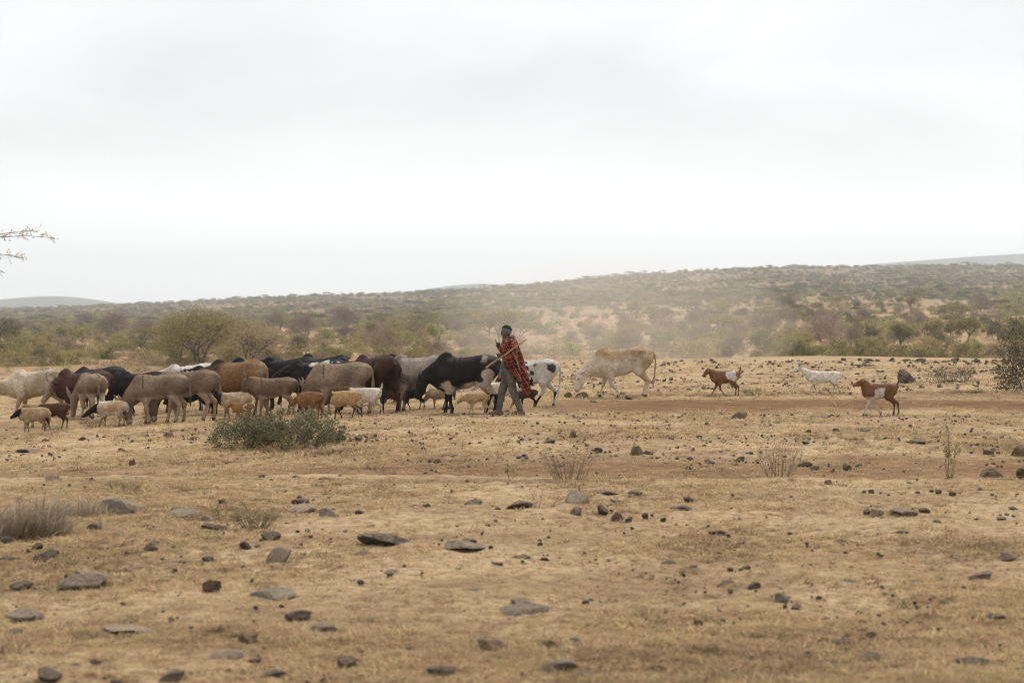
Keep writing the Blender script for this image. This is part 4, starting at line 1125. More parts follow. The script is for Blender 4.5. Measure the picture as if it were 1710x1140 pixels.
def crown_points(kind, n, rs, h, w, nclump=26, z0=.25):
    """leaf positions in clumps through a crown of height h and width w"""
    C = []
    for k in range(nclump):
        a = rs.random() * 2 * PI; u = rs.random()
        if kind == 'flat':
            rr = w / 2 * math.sqrt(u) * .92
            c = np.array([math.cos(a) * rr, math.sin(a) * rr, h * (.80 + .12 * rs.random()) - .10 * h * (rr / (w / 2)) ** 2])
            s = np.array([w * .085, w * .085, h * .045])
        elif kind == 'dome':
            th = math.acos(1 - rs.random() * (1 - z0)) if rs.random() < .8 else rs.random() * 1.5
            rad = .80 + .16 * rs.random() if rs.random() < .75 else .55
            c = np.array([math.cos(a) * math.sin(th) * w / 2 * rad, math.sin(a) * math.sin(th) * w / 2 * rad, h * z0 + (h * (1 - z0)) * math.cos(th) * rad])
            s = np.array([w * .085, w * .085, h * .085])
        elif kind == 'lumpy':
            rad = .25 + .72 * rs.random() ** .7; zt = 1 - .55 * rad ** 2 + .16 * rs.normal()
            c = np.array([math.cos(a) * w / 2 * rad, math.sin(a) * w * .33 * rad, h * max(.08, min(1.0, zt)) * (.05 + .92 * u ** .75)])
            s = np.array([w * .022, w * .022, h * .075]) * (.6 + .9 * rs.random())
        else:
            rad = (.45 + .5 * rs.random())
            c = np.array([math.cos(a) * w / 2 * rad * math.sqrt(1 - (u * .9 - .1) ** 2), math.sin(a) * w / 2 * rad * math.sqrt(1 - (u * .9 - .1) ** 2), h * (z0 + (1 - z0) * u * .95)])
            s = np.array([w * .10, w * .10, h * .09])
        C.append(c + rs.normal(size=(n // nclump, 3)) * s)
    C = np.concatenate(C)
    C[:, 2] = np.maximum(C[:, 2], .05 * h)
    return C

class Proto: pass
def make_proto(kind, seed, mat, leafs, lsize, trunk_n, h=1.0, w=1.2, z0=.25, trunk_h=.5, r0=.03, levels=2, barkm=None, nclump=26, up=.3):
    rs = np.random.default_rng(seed)
    p = Proto(); p.h, p.w = h, w
    ch, ends, allp = limbs(trunk_n, h * trunk_h * 1.5, 1.0, rs, levels, r0, lean=.18 + .35 * w / h * .5)
    # fit the branches into the crown
    sx = max(abs(q.x) for q in allp) + 1e-6; sy = max(abs(q.y) for q in allp) + 1e-6; sz = max(q.z for q in allp)
    ch = [([Vector((q.x / sx * w * .42 if q.z > 0 else q.x, q.y / sy * w * .42 if q.z > 0 else q.y, q.z / sz * h * .88)) for q in pts], r) for pts, r in ch]
    p.trunk = tube_mesh('trunk', ch, 4)
    p.trunk.materials.append(barkm or M_BARK)
    if kind == 'bare':
        st = crown_points('dome', leafs, rs, h, w, nclump * 2, z0)
        dd = st - np.array([0, 0, h * .25]); dd /= np.linalg.norm(dd, axis=1)[:, None] + 1e-9
        dd = dd + rs.normal(size=dd.shape) * .45; dd /= np.linalg.norm(dd, axis=1)[:, None]
        p.crown = twig_cloud('crown', st - dd * lsize * .5, dd, lsize, lsize * .10, mat)
    else:
        C = crown_points(kind, leafs, rs, h, w, nclump, z0)
        p.crown = leaf_mesh('crown', C, lsize, mat, up=up)
    return p

# prototypes (unit height 1, scaled per plant)
PR = {
 'olive': [make_proto('dome', 100 + i, L_OLIVE, 1500, .085, 3, w=1.75, z0=.16, levels=1, r0=.022) for i in range(3)],
 'yellow': [make_proto('dome', 110 + i, L_YELLOW, 1500, .085, 3, w=1.6, z0=.2, levels=1, r0=.022) for i in range(2)],
 'dark': [make_proto('dome', 120 + i, L_DARK, 1500, .085, 3, w=1.45, z0=.2, levels=1, r0=.022) for i in range(2)],
 'grey': [make_proto('bare', 130 + i, L_GREY, 2100, .15, 4, w=1.6, z0=.2, levels=2, r0=.026, barkm=M_TWIG) for i in range(3)],
 'dry': [make_proto('round', 140 + i, L_DRY, 1000, .08, 3, w=1.5, z0=.15, levels=1, r0=.02, barkm=M_TWIG) for i in range(2)],
 'tree': [make_proto('dome', 150 + i, L_OLIVE, 1700, .075, 1, w=1.15, z0=.45, levels=2, r0=.045, trunk_h=.6) for i in range(2)],
 'flat': [make_proto('flat', 160 + i, L_OLIVE, 1500, .085, 1, w=1.7, z0=.6, levels=2, r0=.04, trunk_h=.62, nclump=34) for i in range(2)],
}
KIND = {
 'olive': ('olive_shrub', 'shrub', 'rounded olive green thorn shrub', 'olive shrubs'),
 'yellow': ('leafy_shrub', 'shrub', 'yellow green leafy shrub', 'yellow green shrubs'),
 'dark': ('thorn_shrub', 'shrub', 'dense dark green shrub', 'dark green shrubs'),
 'grey': ('bare_thorn_bush', 'bush', 'leafless grey thorn bush', 'bare grey bushes'),
 'dry': ('dry_shrub', 'shrub', 'dry tan shrub with sparse leaves', 'dry shrubs'),
 'tree': ('acacia_tree', 'tree', 'small round crowned acacia tree', 'round acacia trees'),
 'flat': ('umbrella_acacia', 'tree', 'flat topped umbrella acacia tree', 'flat topped acacias'),
}
HB = {'olive': 2.0, 'yellow': 2.0, 'dark': 2.2, 'grey': 2.8, 'dry': 1.4, 'tree': 3.5, 'flat': 3.7}
def plant(kind, loc, h, w, rz=None):
    p = PR[kind][int(rng.integers(len(PR[kind])))]
    nm, cat, lab, grp = KIND[kind]
    r = bpy.data.objects.new(nm, None); COL.objects.link(r); r.empty_display_size = .3
    r.location = loc; r.rotation_euler = (0, 0, rng.random() * 6.28 if rz is None else rz)
    sx = w / p.w
    r.scale = (sx, sx, h / p.h)
    d_ = loc[1]; size = 'small ' if h < .75 * HB[kind] else ('tall ' if h > 1.25 * HB[kind] else '')
    zone = 'on the far side of the plateau' if d_ < 80 else 'just below the plateau edge' if d_ < 150 else ('at the foot of the slope' if d_ < 230 else ('low on the slope' if d_ < 360 else 'halfway up the slope'))
    tag(r, size + lab + ' ' + zone, cat, (size + grp + ', ' + zone).strip())
    for n_, me in (('trunk', p.trunk), ('crown', p.crown)):
        o = bpy.data.objects.new(n_, me); COL.objects.link(o); o.parent = r
    return r
used = []
def plant_px(kind, px, by, wpx, hpx, dmin=96):
    g = ground_at(px, by, dmin)
    k = g.y / F
    used.append((px, by, wpx))
    return plant(kind, (g.x, g.y, g.z - (.35 if g.y > 90 else .04) - .02 * wpx * k), hpx * k * 1.08 + (.4 if g.y > 90 else .05), wpx * k * 1.05)

HAND = [
 ('grey', 1109, 556, 48, 26), ('grey', 1165, 549, 46, 32), ('grey', 1214, 556, 40, 28), ('grey', 1164, 578, 58, 34), ('grey', 1277, 562, 52, 42), ('grey', 1313, 542, 48, 28),
 ('grey', 1381, 570, 78, 44), ('grey', 1424, 578, 36, 34), ('grey', 1531, 552, 32, 32), ('grey', 1640, 520, 30, 28), ('grey', 1225, 588, 50, 26), ('grey', 1020, 592, 60, 26),
 ('yellow', 1170, 600, 52, 30), ('olive', 958, 592, 62, 20), ('tree', 1119, 505, 26, 20), ('tree', 1079, 506, 24, 18), ('tree', 974, 516, 20, 16), ('tree', 1157, 503, 26, 18), ('tree', 1183, 505, 24, 20),
 ('dark', 1416, 542, 30, 16), ('tree', 1504, 580, 54, 36), ('tree', 1560, 570, 44, 32), ('tree', 1612, 570, 46, 38), ('dark', 1665, 567, 34, 28), ('olive', 1496, 600, 66, 26), ('yellow', 1630, 592, 40, 18),
 ('olive', 1604, 596, 44, 22), ('olive', 1551, 588, 40, 24), ('yellow', 1448, 584, 34, 20), ('olive', 1403, 590, 34, 20), ('yellow', 1318, 562, 28, 20), ('yellow', 1692, 512, 44, 24), ('yellow', 1531, 498, 44, 16),
 ('olive', 1340, 596, 50, 22), ('yellow', 1372, 600, 60, 22), ('olive', 1288, 596, 46, 22), ('yellow', 1430, 600, 40, 18), ('dark', 1535, 602, 36, 16), ('olive', 1660, 600, 44, 22), ('dark', 1690, 575, 46, 40),
 ('dark', 1210, 598, 30, 18), ('olive', 1105, 590, 40, 22), ('dark', 1262, 600, 26, 14), ('yellow', 1300, 575, 36, 18), ('olive', 1340, 520, 34, 14), ('olive', 1395, 515, 30, 14),
 ('tree', 128, 578, 30, 30), ('grey', 188, 562, 52, 40), ('dark', 221, 582, 20, 18), ('yellow', 196, 578, 36, 20), ('flat', 125, 604, 40, 20), ('flat', 196, 594, 40, 22), ('dark', 8, 574, 46, 38), ('grey', 45, 556, 30, 22),
 ('olive', 62, 588, 44, 24), ('olive', 92, 600, 44, 22), ('olive', 30, 600, 50, 26), ('yellow', 70, 574, 36, 18), ('olive', 108, 584, 36, 18), ('olive', 160, 600, 40, 18), ('dark', 180, 602, 24, 14), ('olive', 235, 602, 46, 18),
 ('grey', 145, 548, 40, 26), ('olive', 215, 552, 40, 20), ('grey', 240, 556, 44, 24), ('dark', 20, 556, 40, 22), ('olive', 90, 552, 40, 20), ('yellow', 160, 538, 30, 16), ('olive', 10, 606, 40, 20),
 ('grey', 460, 552, 50, 32), ('grey', 575, 548, 48, 34), ('grey', 510, 562, 44, 36), ('olive', 540, 574, 40, 24), ('grey', 600, 572, 36, 22), ('yellow', 630, 545, 34, 18), ('yellow', 658, 540, 22, 12), ('olive', 548, 600, 60, 22),
 ('yellow', 575, 602, 40, 14), ('grey', 505, 580, 30, 22), ('dark', 540, 588, 24, 12), ('olive', 790, 575, 60, 26), ('grey', 800, 545, 50, 22), ('olive', 830, 530, 40, 18), ('yellow', 780, 600, 40, 18), ('grey', 750, 548, 40, 20),
 ('dry', 900, 596, 46, 20), ('olive', 910, 560, 40, 18), ('dry', 860, 580, 40, 20), ('olive', 880, 536, 34, 16), ('dry', 1000, 604, 60, 16), ('dry', 1090, 604, 60, 16), ('dry', 1150, 604, 50, 14), ('olive', 990, 560, 44, 18), ('dry', 1060, 575, 36, 14),
 ('dry', 940, 606, 70, 16), ('dry', 870, 606, 60, 16), ('dry', 250, 606, 40, 12), ('yellow', 385, 604, 28, 18), ('olive', 420, 600, 60, 30),
]
for a in HAND: plant_px(*a)
for a in [('olive', -18, 611, 50, 26), ('olive', 28, 612, 46, 24), ('dry', 58, 611, 34, 16), ('olive', 84, 611, 44, 26), ('yellow', 112, 610, 34, 20), ('olive', 135, 609, 30, 18), ('dry', 150, 610, 30, 12), ('olive', -60, 612, 50, 30),
          ('yellow', 286, 609, 26, 10), ('dry', 262, 609, 30, 9), ('dry', 210, 609, 30, 10), ('olive', 305, 609, 24, 12), ('olive', 560, 600, 50, 20), ('yellow', 700, 600, 50, 18), ('dry', 745, 602, 50, 18)]:
    plant_px(*a, dmin=46)

# the rest of the nearer scrub, thinner over the open patches
def density(px, y):
    d = 1.0
    d *= 1 - .96 * math.exp(-((px - 1060) / 210) ** 4 - ((y - 535) / 26) ** 4)
    d *= 1 - .92 * math.exp(-((px - 1440) / 230) ** 4 - ((y - 510) / 13) ** 4)
    d *= 1 - .8 * math.exp(-((px - 240) / 90) ** 2 - ((y - 592) / 12) ** 2)
    d *= 1 - .9 * math.exp(-((px - 900) / 130) ** 4 - ((y - 555) / 40) ** 4)
    d *= 1 - .8 * math.exp(-((px - 560) / 120) ** 4 - ((y - 585) / 14) ** 4)
    d *= 1 - .8 * math.exp(-((px - 1640) / 110) ** 4 - ((y - 533) / 9) ** 4)
    return d
budget = {'olive': 215, 'yellow': 105, 'dark': 66, 'grey': 110, 'dry': 80, 'tree': 48, 'flat': 14}
for kind, n in budget.items():
    k = 0; tries = 0
    while k < n and tries < 6000:
        tries += 1
        px = -160 + 2030 * rng.random()
        ys = float(np.interp(px, SKYX, SKYY))
        y = ys + (606 - ys) * (.22 + .78 * rng.random() ** .9)
        if rng.random() > density(px, y): continue
        g = ground_at(px, y, 96)
        if g.y > 620 or g.y < 100: continue
        if g.y < 190 and (kind in ('tree', 'flat') or rng.random() < .45): continue
        h = {'olive': 1.4, 'yellow': 1.4, 'dark': 1.6, 'grey': 2.0, 'dry': 1.0, 'tree': 3.2, 'flat': 3.4}[kind] * (.65 + .7 * rng.random())
        w = h * {'olive': 1.9, 'yellow': 1.7, 'dark': 1.5, 'grey': 1.6, 'dry': 1.7, 'tree': 1.2, 'flat': 1.9}[kind] * (.8 + .4 * rng.random())
        if any(abs(px - u[0]) < (u[2] + w * F / g.y) * .32 and abs(y - u[1]) < 5 for u in used): continue
        used.append((px, y, w * F / g.y))
        plant(kind, (g.x, g.y, g.z - .3), h + .3, w)
        k += 1

# ---- scatter by geometry nodes, for what nobody could count
def scatter(name, pts, rots, scl, pick, protos, label, cat, kind='stuff'):
    cl = bpy.data.collections.new(name + '_sources')
    for i, me in enumerate(protos):
        o = bpy.data.objects.new('%s_%02d' % (name, i), me); cl.objects.link(o)
    me = bpy.data.meshes.new(name)
    me.vertices.add(len(pts)); me.vertices.foreach_set('co', np.asarray(pts, dtype=np.float32).ravel())
    a = me.attributes.new('rot', 'FLOAT_VECTOR', 'POINT'); a.data.foreach_set('vector', np.asarray(rots, dtype=np.float32).ravel())
    a = me.attributes.new('scl', 'FLOAT_VECTOR', 'POINT'); a.data.foreach_set('vector', np.asarray(scl, dtype=np.float32).ravel())
    a = me.attributes.new('pick', 'INT', 'POINT'); a.data.foreach_set('value', np.asarray(pick, dtype=np.int32))
    o = link(name, me)
    ng = bpy.data.node_groups.new(name, 'GeometryNodeTree')
    ng.interface.new_socket('Geometry', in_out='INPUT', socket_type='NodeSocketGeometry')
    ng.interface.new_socket('Geometry', in_out='OUTPUT', socket_type='NodeSocketGeometry')
    gi, go = ng.nodes.new('NodeGroupInput'), ng.nodes.new('NodeGroupOutput')
    ip = ng.nodes.new('GeometryNodeInstanceOnPoints'); ci = ng.nodes.new('GeometryNodeCollectionInfo')
    ci.inputs['Collection'].default_value = cl; ci.inputs['Separate Children'].default_value = True; ci.inputs['Reset Children'].default_value = True
    ip.inputs['Pick Instance'].default_value = True
    def attr(nm, ty):
        n = ng.nodes.new('GeometryNodeInputNamedAttribute'); n.data_type = ty; n.inputs['Name'].default_value = nm
        return n.outputs['Attribute']
    ng.links.new(gi.outputs[0], ip.inputs['Points']); ng.links.new(ci.outputs[0], ip.inputs['Instance'])
    ng.links.new(attr('pick', 'INT'), ip.inputs['Instance Index']); ng.links.new(attr('rot', 'FLOAT_VECTOR'), ip.inputs['Rotation']); ng.links.new(attr('scl', 'FLOAT_VECTOR'), ip.inputs['Scale'])
    ng.links.new(ip.outputs[0], go.inputs[0])
    md = o.modifiers.new('scatter', 'NODES'); md.node_group = ng
    tag(o, label, cat, kind=kind)
    return o

# far scrub covering the slope and ridge
def far_scrub():
    protos = []
    for i, (m, k, w) in enumerate([(L_OLIVE, 'dome', 1.7), (L_OLIVE, 'dome', 1.5), (L_DARK, 'dome', 1.5), (L_GREY, 'bare', 1.6), (L_YELLOW, 'dome', 1.6), (L_OLIVE, 'flat', 1.9), (L_GREY, 'dome', 1.7), (L_DARK, 'flat', 1.7)]):
        rs = np.random.default_rng(300 + i)
        if k == 'bare':
            st = crown_points('dome', 420, rs, 1, w, 30, .2); dd = st - np.array([0, 0, .25]); dd /= np.linalg.norm(dd, axis=1)[:, None]
            protos.append(twig_cloud('far_bush', st - dd * .1, dd, .22, .035, m))
        else:
            C = crown_points(k, 360, rs, 1, w, 22, .15 if k == 'dome' else .5)
            if k == 'flat': C = np.concatenate([C, np.stack([rs.normal(size=40) * .02, rs.normal(size=40) * .02, rs.random(40) * .8], -1)])
            protos.append(leaf_mesh('far_bush', C, .17, m))
    pts, rots, scl, pick = [], [], [], []
    n = 0
    ridge_n = 0
    N_ = 16500
    PX = -250 + 2210 * rng.random(N_ * 4)
    D = np.exp(rng.random(N_ * 4) ** .8 * (math.log(1405) - math.log(330)) + math.log(330))
    # a denser fringe along the ridge line
    nr_ = 900
    PX[:nr_] = -250 + 2210 * rng.random(nr_); D[:nr_] = 1330 + 75 * rng.random(nr_)
    X = (PX - 855) / F * D
    Zt = terrain(X, D)
    Yp = HORIZON - (Zt - CAM_H) / D * F
    clump = fbm(np.stack([X / 45, D / 90, 0 * X], -1), 77, 3)
    for i in range(len(PX)):
        if len(pts) >= N_: break
        if i >= nr_ and (rng.random() > density(PX[i], Yp[i]) * sstep(.28, .55, clump[i]) + .08): continue
        if D[i] < 600 and rng.random() < .45: continue
        r = rng.random(); sk = D[i] > 1300
        if PX[i] < 700: k = [0, 1, 2, 3, 4, 5, 6, 7][int(np.searchsorted(np.cumsum([.22, .18, .12, .20, .05, .06, .12, .05]), r * .999))]
        else: k = [0, 1, 2, 3, 4, 5, 6, 7][int(np.searchsorted(np.cumsum([.26, .18, .20, .10, .06, .06, .06, .08]), r * .999))]
        h = (1.0 + 1.2 * rng.random() ** 2) * (1.55 if k in (5, 7) else 1) * (1.15 if sk else 1)
        w = h * (.85 + .4 * rng.random())
        pts.append((X[i], D[i], Zt[i] - .25)); rots.append((0, 0, rng.random() * 6.28)); scl.append((w, w, h)); pick.append(k)
    scatter('far_scrub', pts, rots, scl, pick, protos, 'distant grey green thorn scrub covering the slope and ridge', 'scrub')
far_scrub()

# low straw coloured scrub and dry grass on the slope between the bushes
def slope_scrub():
    protos = []
    for i, (m, n_, sz) in enumerate([(L_DRY, 220, .20), (L_DRY, 260, .16), (L_OLIVE, 240, .17), (L_YELLOW, 200, .17), (L_GREY, 240, .18), (L_DRY, 200, .22)]):
        rs = np.random.default_rng(350 + i)
        protos.append(leaf_mesh('low_scrub', crown_points('dome', n_, rs, 1, 2.2, 20, .1), sz, m, aspect=.4))
    n = 9000
    px = -250 + 2210 * rng.random(n); d = np.exp(np.log(96) + rng.random(n) ** 1.25 * np.log(560 / 96))
    x = (px - 855) / F * d; z = terrain(x, d)
    cl_ = fbm(np.stack([x / 14, d / 22, 0 * x], -1), 87, 3)
    keep = rng.random(n) < sstep(.30, .62, cl_) + .10
    x, d, z = x[keep], d[keep], z[keep]; m = len(x)
    h = (.22 + .50 * rng.random(m) ** 2) * (1 + .5 * sstep(200, 500, d)); w = h * (.9 + .8 * rng.random(m))
    scatter('slope_scrub', np.stack([x, d, z - .08], -1), np.stack([0 * h, 0 * h, rng.random(m) * 6.28], -1), np.stack([w, w, h], -1), rng.integers(0, 6, m), protos, 'low dry scrub and tufts between the bushes on the slope', 'scrub')
slope_scrub()

# ---- plants with a character of their own
def own_tree(name, label, cat, px, by, wpx, hpx, mat, leafs, lsize, stems, kind='dome', z0=.3, bark=None, seed=1, levels=3, r0=.12, dmin=96, nclump=70, sink=.1, group=None):
    g = ground_at(px, by, dmin)
    k = g.y / F
    h, w = hpx * k, wpx * k
    p = make_proto(kind, seed, mat, leafs, lsize, stems, h=h, w=w, z0=z0, levels=levels, r0=r0, barkm=bark, nclump=nclump)
    r = bpy.data.objects.new(name, None); COL.objects.link(r); r.location = (g.x, g.y, g.z - sink)
    tag(r, label, cat, group)
    for n_, me in (('trunk', p.trunk), ('crown', p.crown)):
        o = bpy.data.objects.new(n_, me); COL.objects.link(o); o.parent = r
    return r
own_tree('acacia_tree', 'yellow green acacia with three dark stems and wide feathery crown behind the donkeys', 'tree', 333, 609, 146, 92, L_ACACIA, 7500, .15, 3, z0=.32, seed=501, r0=.14)
own_tree('thorn_tree', 'sprawling dark brown thorn tree beside the yellow green acacia', 'tree', 420, 604, 120, 66, L_DRY, 4200, .15, 4, kind='round', z0=.2, seed=502, r0=.10)
own_tree('thorn_tree', 'olive thorn tree with loose crown rising beyond the dark thorn tree', 'tree', 300, 603, 90, 62, L_OLIVE, 2600, .15, 3, kind='round', z0=.25, seed=503, r0=.08)
own_tree('thorn_shrub', 'sparse straggling thorn bush with pale arching branches behind the cattle', 'bush', 665, 606, 170, 84, L_YELLOW, 1500, .085, 6, kind='round', z0=.1, seed=504, r0=.035, levels=3, bark=M_TWIG, nclump=110, dmin=72)
own_tree('thorn_shrub', 'dense dark green shrub at the plateau edge, far from the herd', 'shrub', 1716, 652, 104, 108, L_BUSH, 5200, .055, 5, kind='round', z0=.08, seed=505, r0=.022, levels=2, dmin=20, nclump=90, sink=.03)
# low leafy bush in front of the flock
own_tree('low_bush', 'low spreading dark green bush on the dry grass in front of the flock', 'bush', 466, 744, 232, 62, L_BUSH, 13500, .034, 16, kind='lumpy', z0=.06, seed=506, r0=.012, levels=2, dmin=10, nclump=240, sink=.02)

def weed(name, label, px, by, wpx, hpx, mat, n, stems, lsize, group=None, twigs=0, bark=None, dmin=6):
    """small plant on the near ground: a fan of thin stems with small leaves"""
    g = ground_at(px, by, dmin); k = g.y / F
    h, w = hpx * k, wpx * k
    r = bpy.data.objects.new(name, None); COL.objects.link(r); r.location = (g.x, g.y, g.z - .01)
    tag(r, label, 'plant', group)
    ch = []; P = []
    for i in range(stems):
        a = rng.random() * 2 * PI; rr = math.sqrt(rng.random())
        b0 = Vector((math.cos(a) * rr * w * .22, math.sin(a) * rr * w * .15, 0)); e = Vector((math.cos(a) * rr * w * .5, math.sin(a) * rr * w * .35, h * (.55 + .45 * rng.random())))
        m_ = b0.lerp(e, .5) + Vector(rng.normal(size=3)) * h * .06
        ch.append(([b0, m_, e], [.006 * (h + .25), .004 * (h + .25), .002 * (h + .25)]))
        for q in range(3):
            s = m_.lerp(e, rng.random()); e2 = s + Vector((rng.normal() * .12 * w, rng.normal() * .12 * w, abs(rng.normal()) * .2 * h))
            ch.append(([s, s.lerp(e2, .5), e2], [.003 * (h + .25), .0025 * (h + .25), .0012 * (h + .25)])); P += [np.array(s.lerp(e2, t)) for t in rng.random(max(1, n // (stems * 4)))]
        P += [np.array(b0.lerp(m_, t) if t < .5 else m_.lerp(e, t)) for t in rng.random(max(1, n // (stems * 4)))]
    me = tube_mesh('stem', ch, 3); link('stem', me, r, bark or M_TWIG)
    P = np.array(P) + rng.normal(size=(len(P), 3)) * .03 * h
    P[:, 2] = np.maximum(P[:, 2], .01)
    link('leaves', leaf_mesh('leaves', P, lsize, mat, aspect=.45), r)
    return r
L_STRAW = leaf_mat('straw_leaves', [(.17, .12, .065), (.30, .22, .12), (.44, .34, .20)])
weed('seedling', 'slender upright grey green sapling standing alone on the stony ground', 1580, 800, 44, 84, L_OLIVE, 260, 7, .034, bark=M_TWIG)
weed('dry_shrub', 'twiggy dry shrub beside a pile of flat stones', 1300, 800, 84, 60, L_DRY, 300, 34, .022)
weed('dry_shrub', 'loose tangle of dry stems spread over the straw', 950, 802, 104, 52, L_DRY, 420, 40, .022)
weed('green_weed', 'small leafy green weed on the bank by the dry tangle', 852, 800, 16, 30, L_OLIVE, 60, 4, .03)
weed('green_weed', 'tiny pale green weed with two leaves on the open straw', 627, 788, 14, 22, L_YELLOW, 16, 3, .03)
weed('green_weed', 'low green patch of weeds beside a rounded grey rock', 425, 882, 92, 34, L_OLIVE, 900, 60, .020)
weed('green_weed', 'thin green weed tuft near the flat slabs', 362, 868, 24, 26, L_OLIVE, 90, 10, .018)
weed('green_weed', 'wispy grey green weed on the bank above the dry grass clump', 210, 824, 64, 26, L_OLIVE, 320, 36, .020)
weed('green_weed', 'low green tuft at the edge of the bare path between the goats', 1257, 661, 46, 14, L_OLIVE, 500, 40, .030, dmin=20)
weed('green_weed', 'leafy grey green plants growing behind the big dark boulder', 1575, 640, 90, 26, L_BUSH, 700, 50, .04, dmin=20)
weed('green_weed', 'grey green plants beside the dense shrub on the plateau', 1612, 638, 40, 28, L_BUSH, 420, 30, .04, dmin=20)
weed('green_weed', 'low grey green herb under the standing sheep', 160, 712, 90, 14, L_OLIVE, 500, 50, .024, dmin=15)
weed('green_weed', 'small grey green herb by the feet of the brown goat', 92, 722, 50, 14, L_OLIVE, 260, 30, .022, dmin=15)
weed('green_weed', 'sparse weed with thin stems by the dark flat stone', 895, 846, 22, 26, L_DRY, 60, 8, .02)

def grass_clump(label, px, by, wpx, hpx, n, mat, lean):
    g = ground_at(px, by, 6); k = g.y / F
    h, w = hpx * k, wpx * k
    ch = []
    V = []; Fq = []
    for i in range(n):
        a = rng.random() * 2 * PI; rr = math.sqrt(rng.random())
        b0 = np.array([math.cos(a) * rr * w * .48, math.sin(a) * rr * w * .30, -.01])
        L = h * (.45 + .65 * rng.random()) * (1 - .45 * rr * rr)
        th = lean + rng.normal() * .45; ph = rng.normal() * .5
        d = np.array([math.sin(th) * L, math.sin(ph) * L * .6, math.cos(th) * L])
        m_ = b0 + d * .5 + np.array([0, 0, .04 * L]); e = b0 + d + np.array([math.sin(th) * .25 * L, 0, -.12 * L])
        s = np.array([math.cos(a), math.sin(a), 0]) * (.003 + .006 * rng.random() ** 2)
        o = len(V); V += [b0 - s, b0 + s, m_ + s * .8, m_ - s * .8, e]
        Fq.append((o, o + 1, o + 2, o + 3)); Fq.append((o + 3, o + 2, o + 4, o + 4))
    V = np.array(V)
    q = np.array([f for f in Fq if f[2] != f[3]]); tr = np.array([f[:3] for f in Fq if f[2] == f[3]])
    me = np_mesh('dry_grass_clump', V, [q, tr], smooth=False)
    tn = np.repeat(rng.random(n), 5)
    at = me.attributes.new('tone', 'FLOAT', 'POINT'); at.data.foreach_set('value', tn.astype(np.float32))
    o = link('dry_grass_clump', me, mat=mat); o.location = (g.x, g.y, g.z)
    tag(o, label, 'grass')
L_GREYGRASS = leaf_mat('grey_grass', [(.32, .255, .17), (.48, .39, .275), (.64, .54, .40)], .4)
grass_clump('big clump of grey dry grass leaning over beside the flat slabs', 42, 892, 150, 92, 800, L_GREYGRASS, .35)
grass_clump('lower brownish dry grass clump between the big grey clump and a striped slab', 122, 862, 130, 50, 620, L_GREYGRASS, .25)
# ------------------------------------------------------------------ stones
def rock_mesh(name, seed, flat=1.0, cuts=14, rough=.07, sub=3):
    import bmesh
    rs = np.random.default_rng(seed)
    bm = bmesh.new(); bmesh.ops.create_icosphere(bm, subdivisions=sub, radius=1.0)
    V = np.array([v.co[:] for v in bm.verts]); Fc = np.array([[v.index for v in f.verts] for f in bm.faces]); bm.free()
    for i in range(cuts):
        n = rs.normal(size=3); n /= np.linalg.norm(n); o = .42 + .42 * rs.random()
        d = V @ n - o
        V = V - np.outer(np.maximum(d, 0) * 1.0, n)
    V = V * (1 + rough * (fbm(V * 2.2 + seed, seed, 4)[:, None] - .5) * 2)
    V[:, 2] *= flat
    V[:, :2] /= np.abs(V[:, :2]).max(0)
    V[:, 2] = (V[:, 2] - V[:, 2].min()) / (V[:, 2].max() - V[:, 2].min())
    me = np_mesh(name, V, Fc, smooth=False)
    return me

def rock_mat(name, cols, scale=2.4):
    m, t, b = new_mat(name)
    co = nd(t, 'ShaderNodeTexCoord'); oi = nd(t, 'ShaderNodeObjectInfo')
    ad = nd(t, 'ShaderNodeVectorMath', operation='ADD'); t.links.new(co.outputs['Object'], ad.inputs[0]); t.links.new(oi.outputs['Location'], ad.inputs[1])
    n = nd(t, 'ShaderNodeTexNoise', Scale=scale, Detail=7.0, Roughness=.65); t.links.new(ad.outputs[0], n.inputs['Vector'])
    c = ramp(t, n.outputs['Fac'], [(.32 + .36 * i / (len(cols) - 1), cc) for i, cc in enumerate(cols)])
    mr_ = nd(t, 'ShaderNodeMapRange'); mr_.inputs['To Min'].default_value = .75; mr_.inputs['To Max'].default_value = 1.3
    t.links.new(oi.outputs['Random'], mr_.inputs['Value'])
    hv = nd(t, 'ShaderNodeHueSaturation'); t.links.new(mr_.outputs[0], hv.inputs['Value']); t.links.new(c, hv.inputs['Color'])
    # pale dust settles on faces that look up
    ge = nd(t, 'ShaderNodeNewGeometry'); sx = nd(t, 'ShaderNodeSeparateXYZ'); t.links.new(ge.outputs['Normal'], sx.inputs[0])
    n2 = nd(t, 'ShaderNodeTexNoise', Scale=scale * 3, Detail=5.0); t.links.new(ad.outputs[0], n2.inputs['Vector'])
    mu = nd(t, 'ShaderNodeMath', operation='MULTIPLY'); t.links.new(sx.outputs['Z'], mu.inputs[0]); t.links.new(n2.outputs['Fac'], mu.inputs[1])
    du = ramp(t, mu.outputs[0], [(.34, (0, 0, 0)), (.60, (.55, .55, .55))])
    c = mixc(t, du, hv.outputs[0], (.30, .225, .15))
    t.links.new(c, b.inputs['Base Color']); b.inputs['Roughness'].default_value = .9; b.inputs['Specular IOR Level'].default_value = .2
    bp = nd(t, 'ShaderNodeBump', Strength=.85, Distance=.03); t.links.new(n2.outputs['Fac'], bp.inputs['Height']); t.links.new(bp.outputs[0], b.inputs['Normal'])
    return m
R_DARK = rock_mat('dark_basalt', [(.042, .032, .024), (.088, .067, .049), (.14, .108, .079)])
R_BROWN = rock_mat('brown_stone', [(.070, .045, .028), (.135, .092, .058), (.19, .135, .088)])
R_GREY = rock_mat('grey_slab', [(.125, .096, .070), (.195, .152, .112), (.27, .215, .16)])

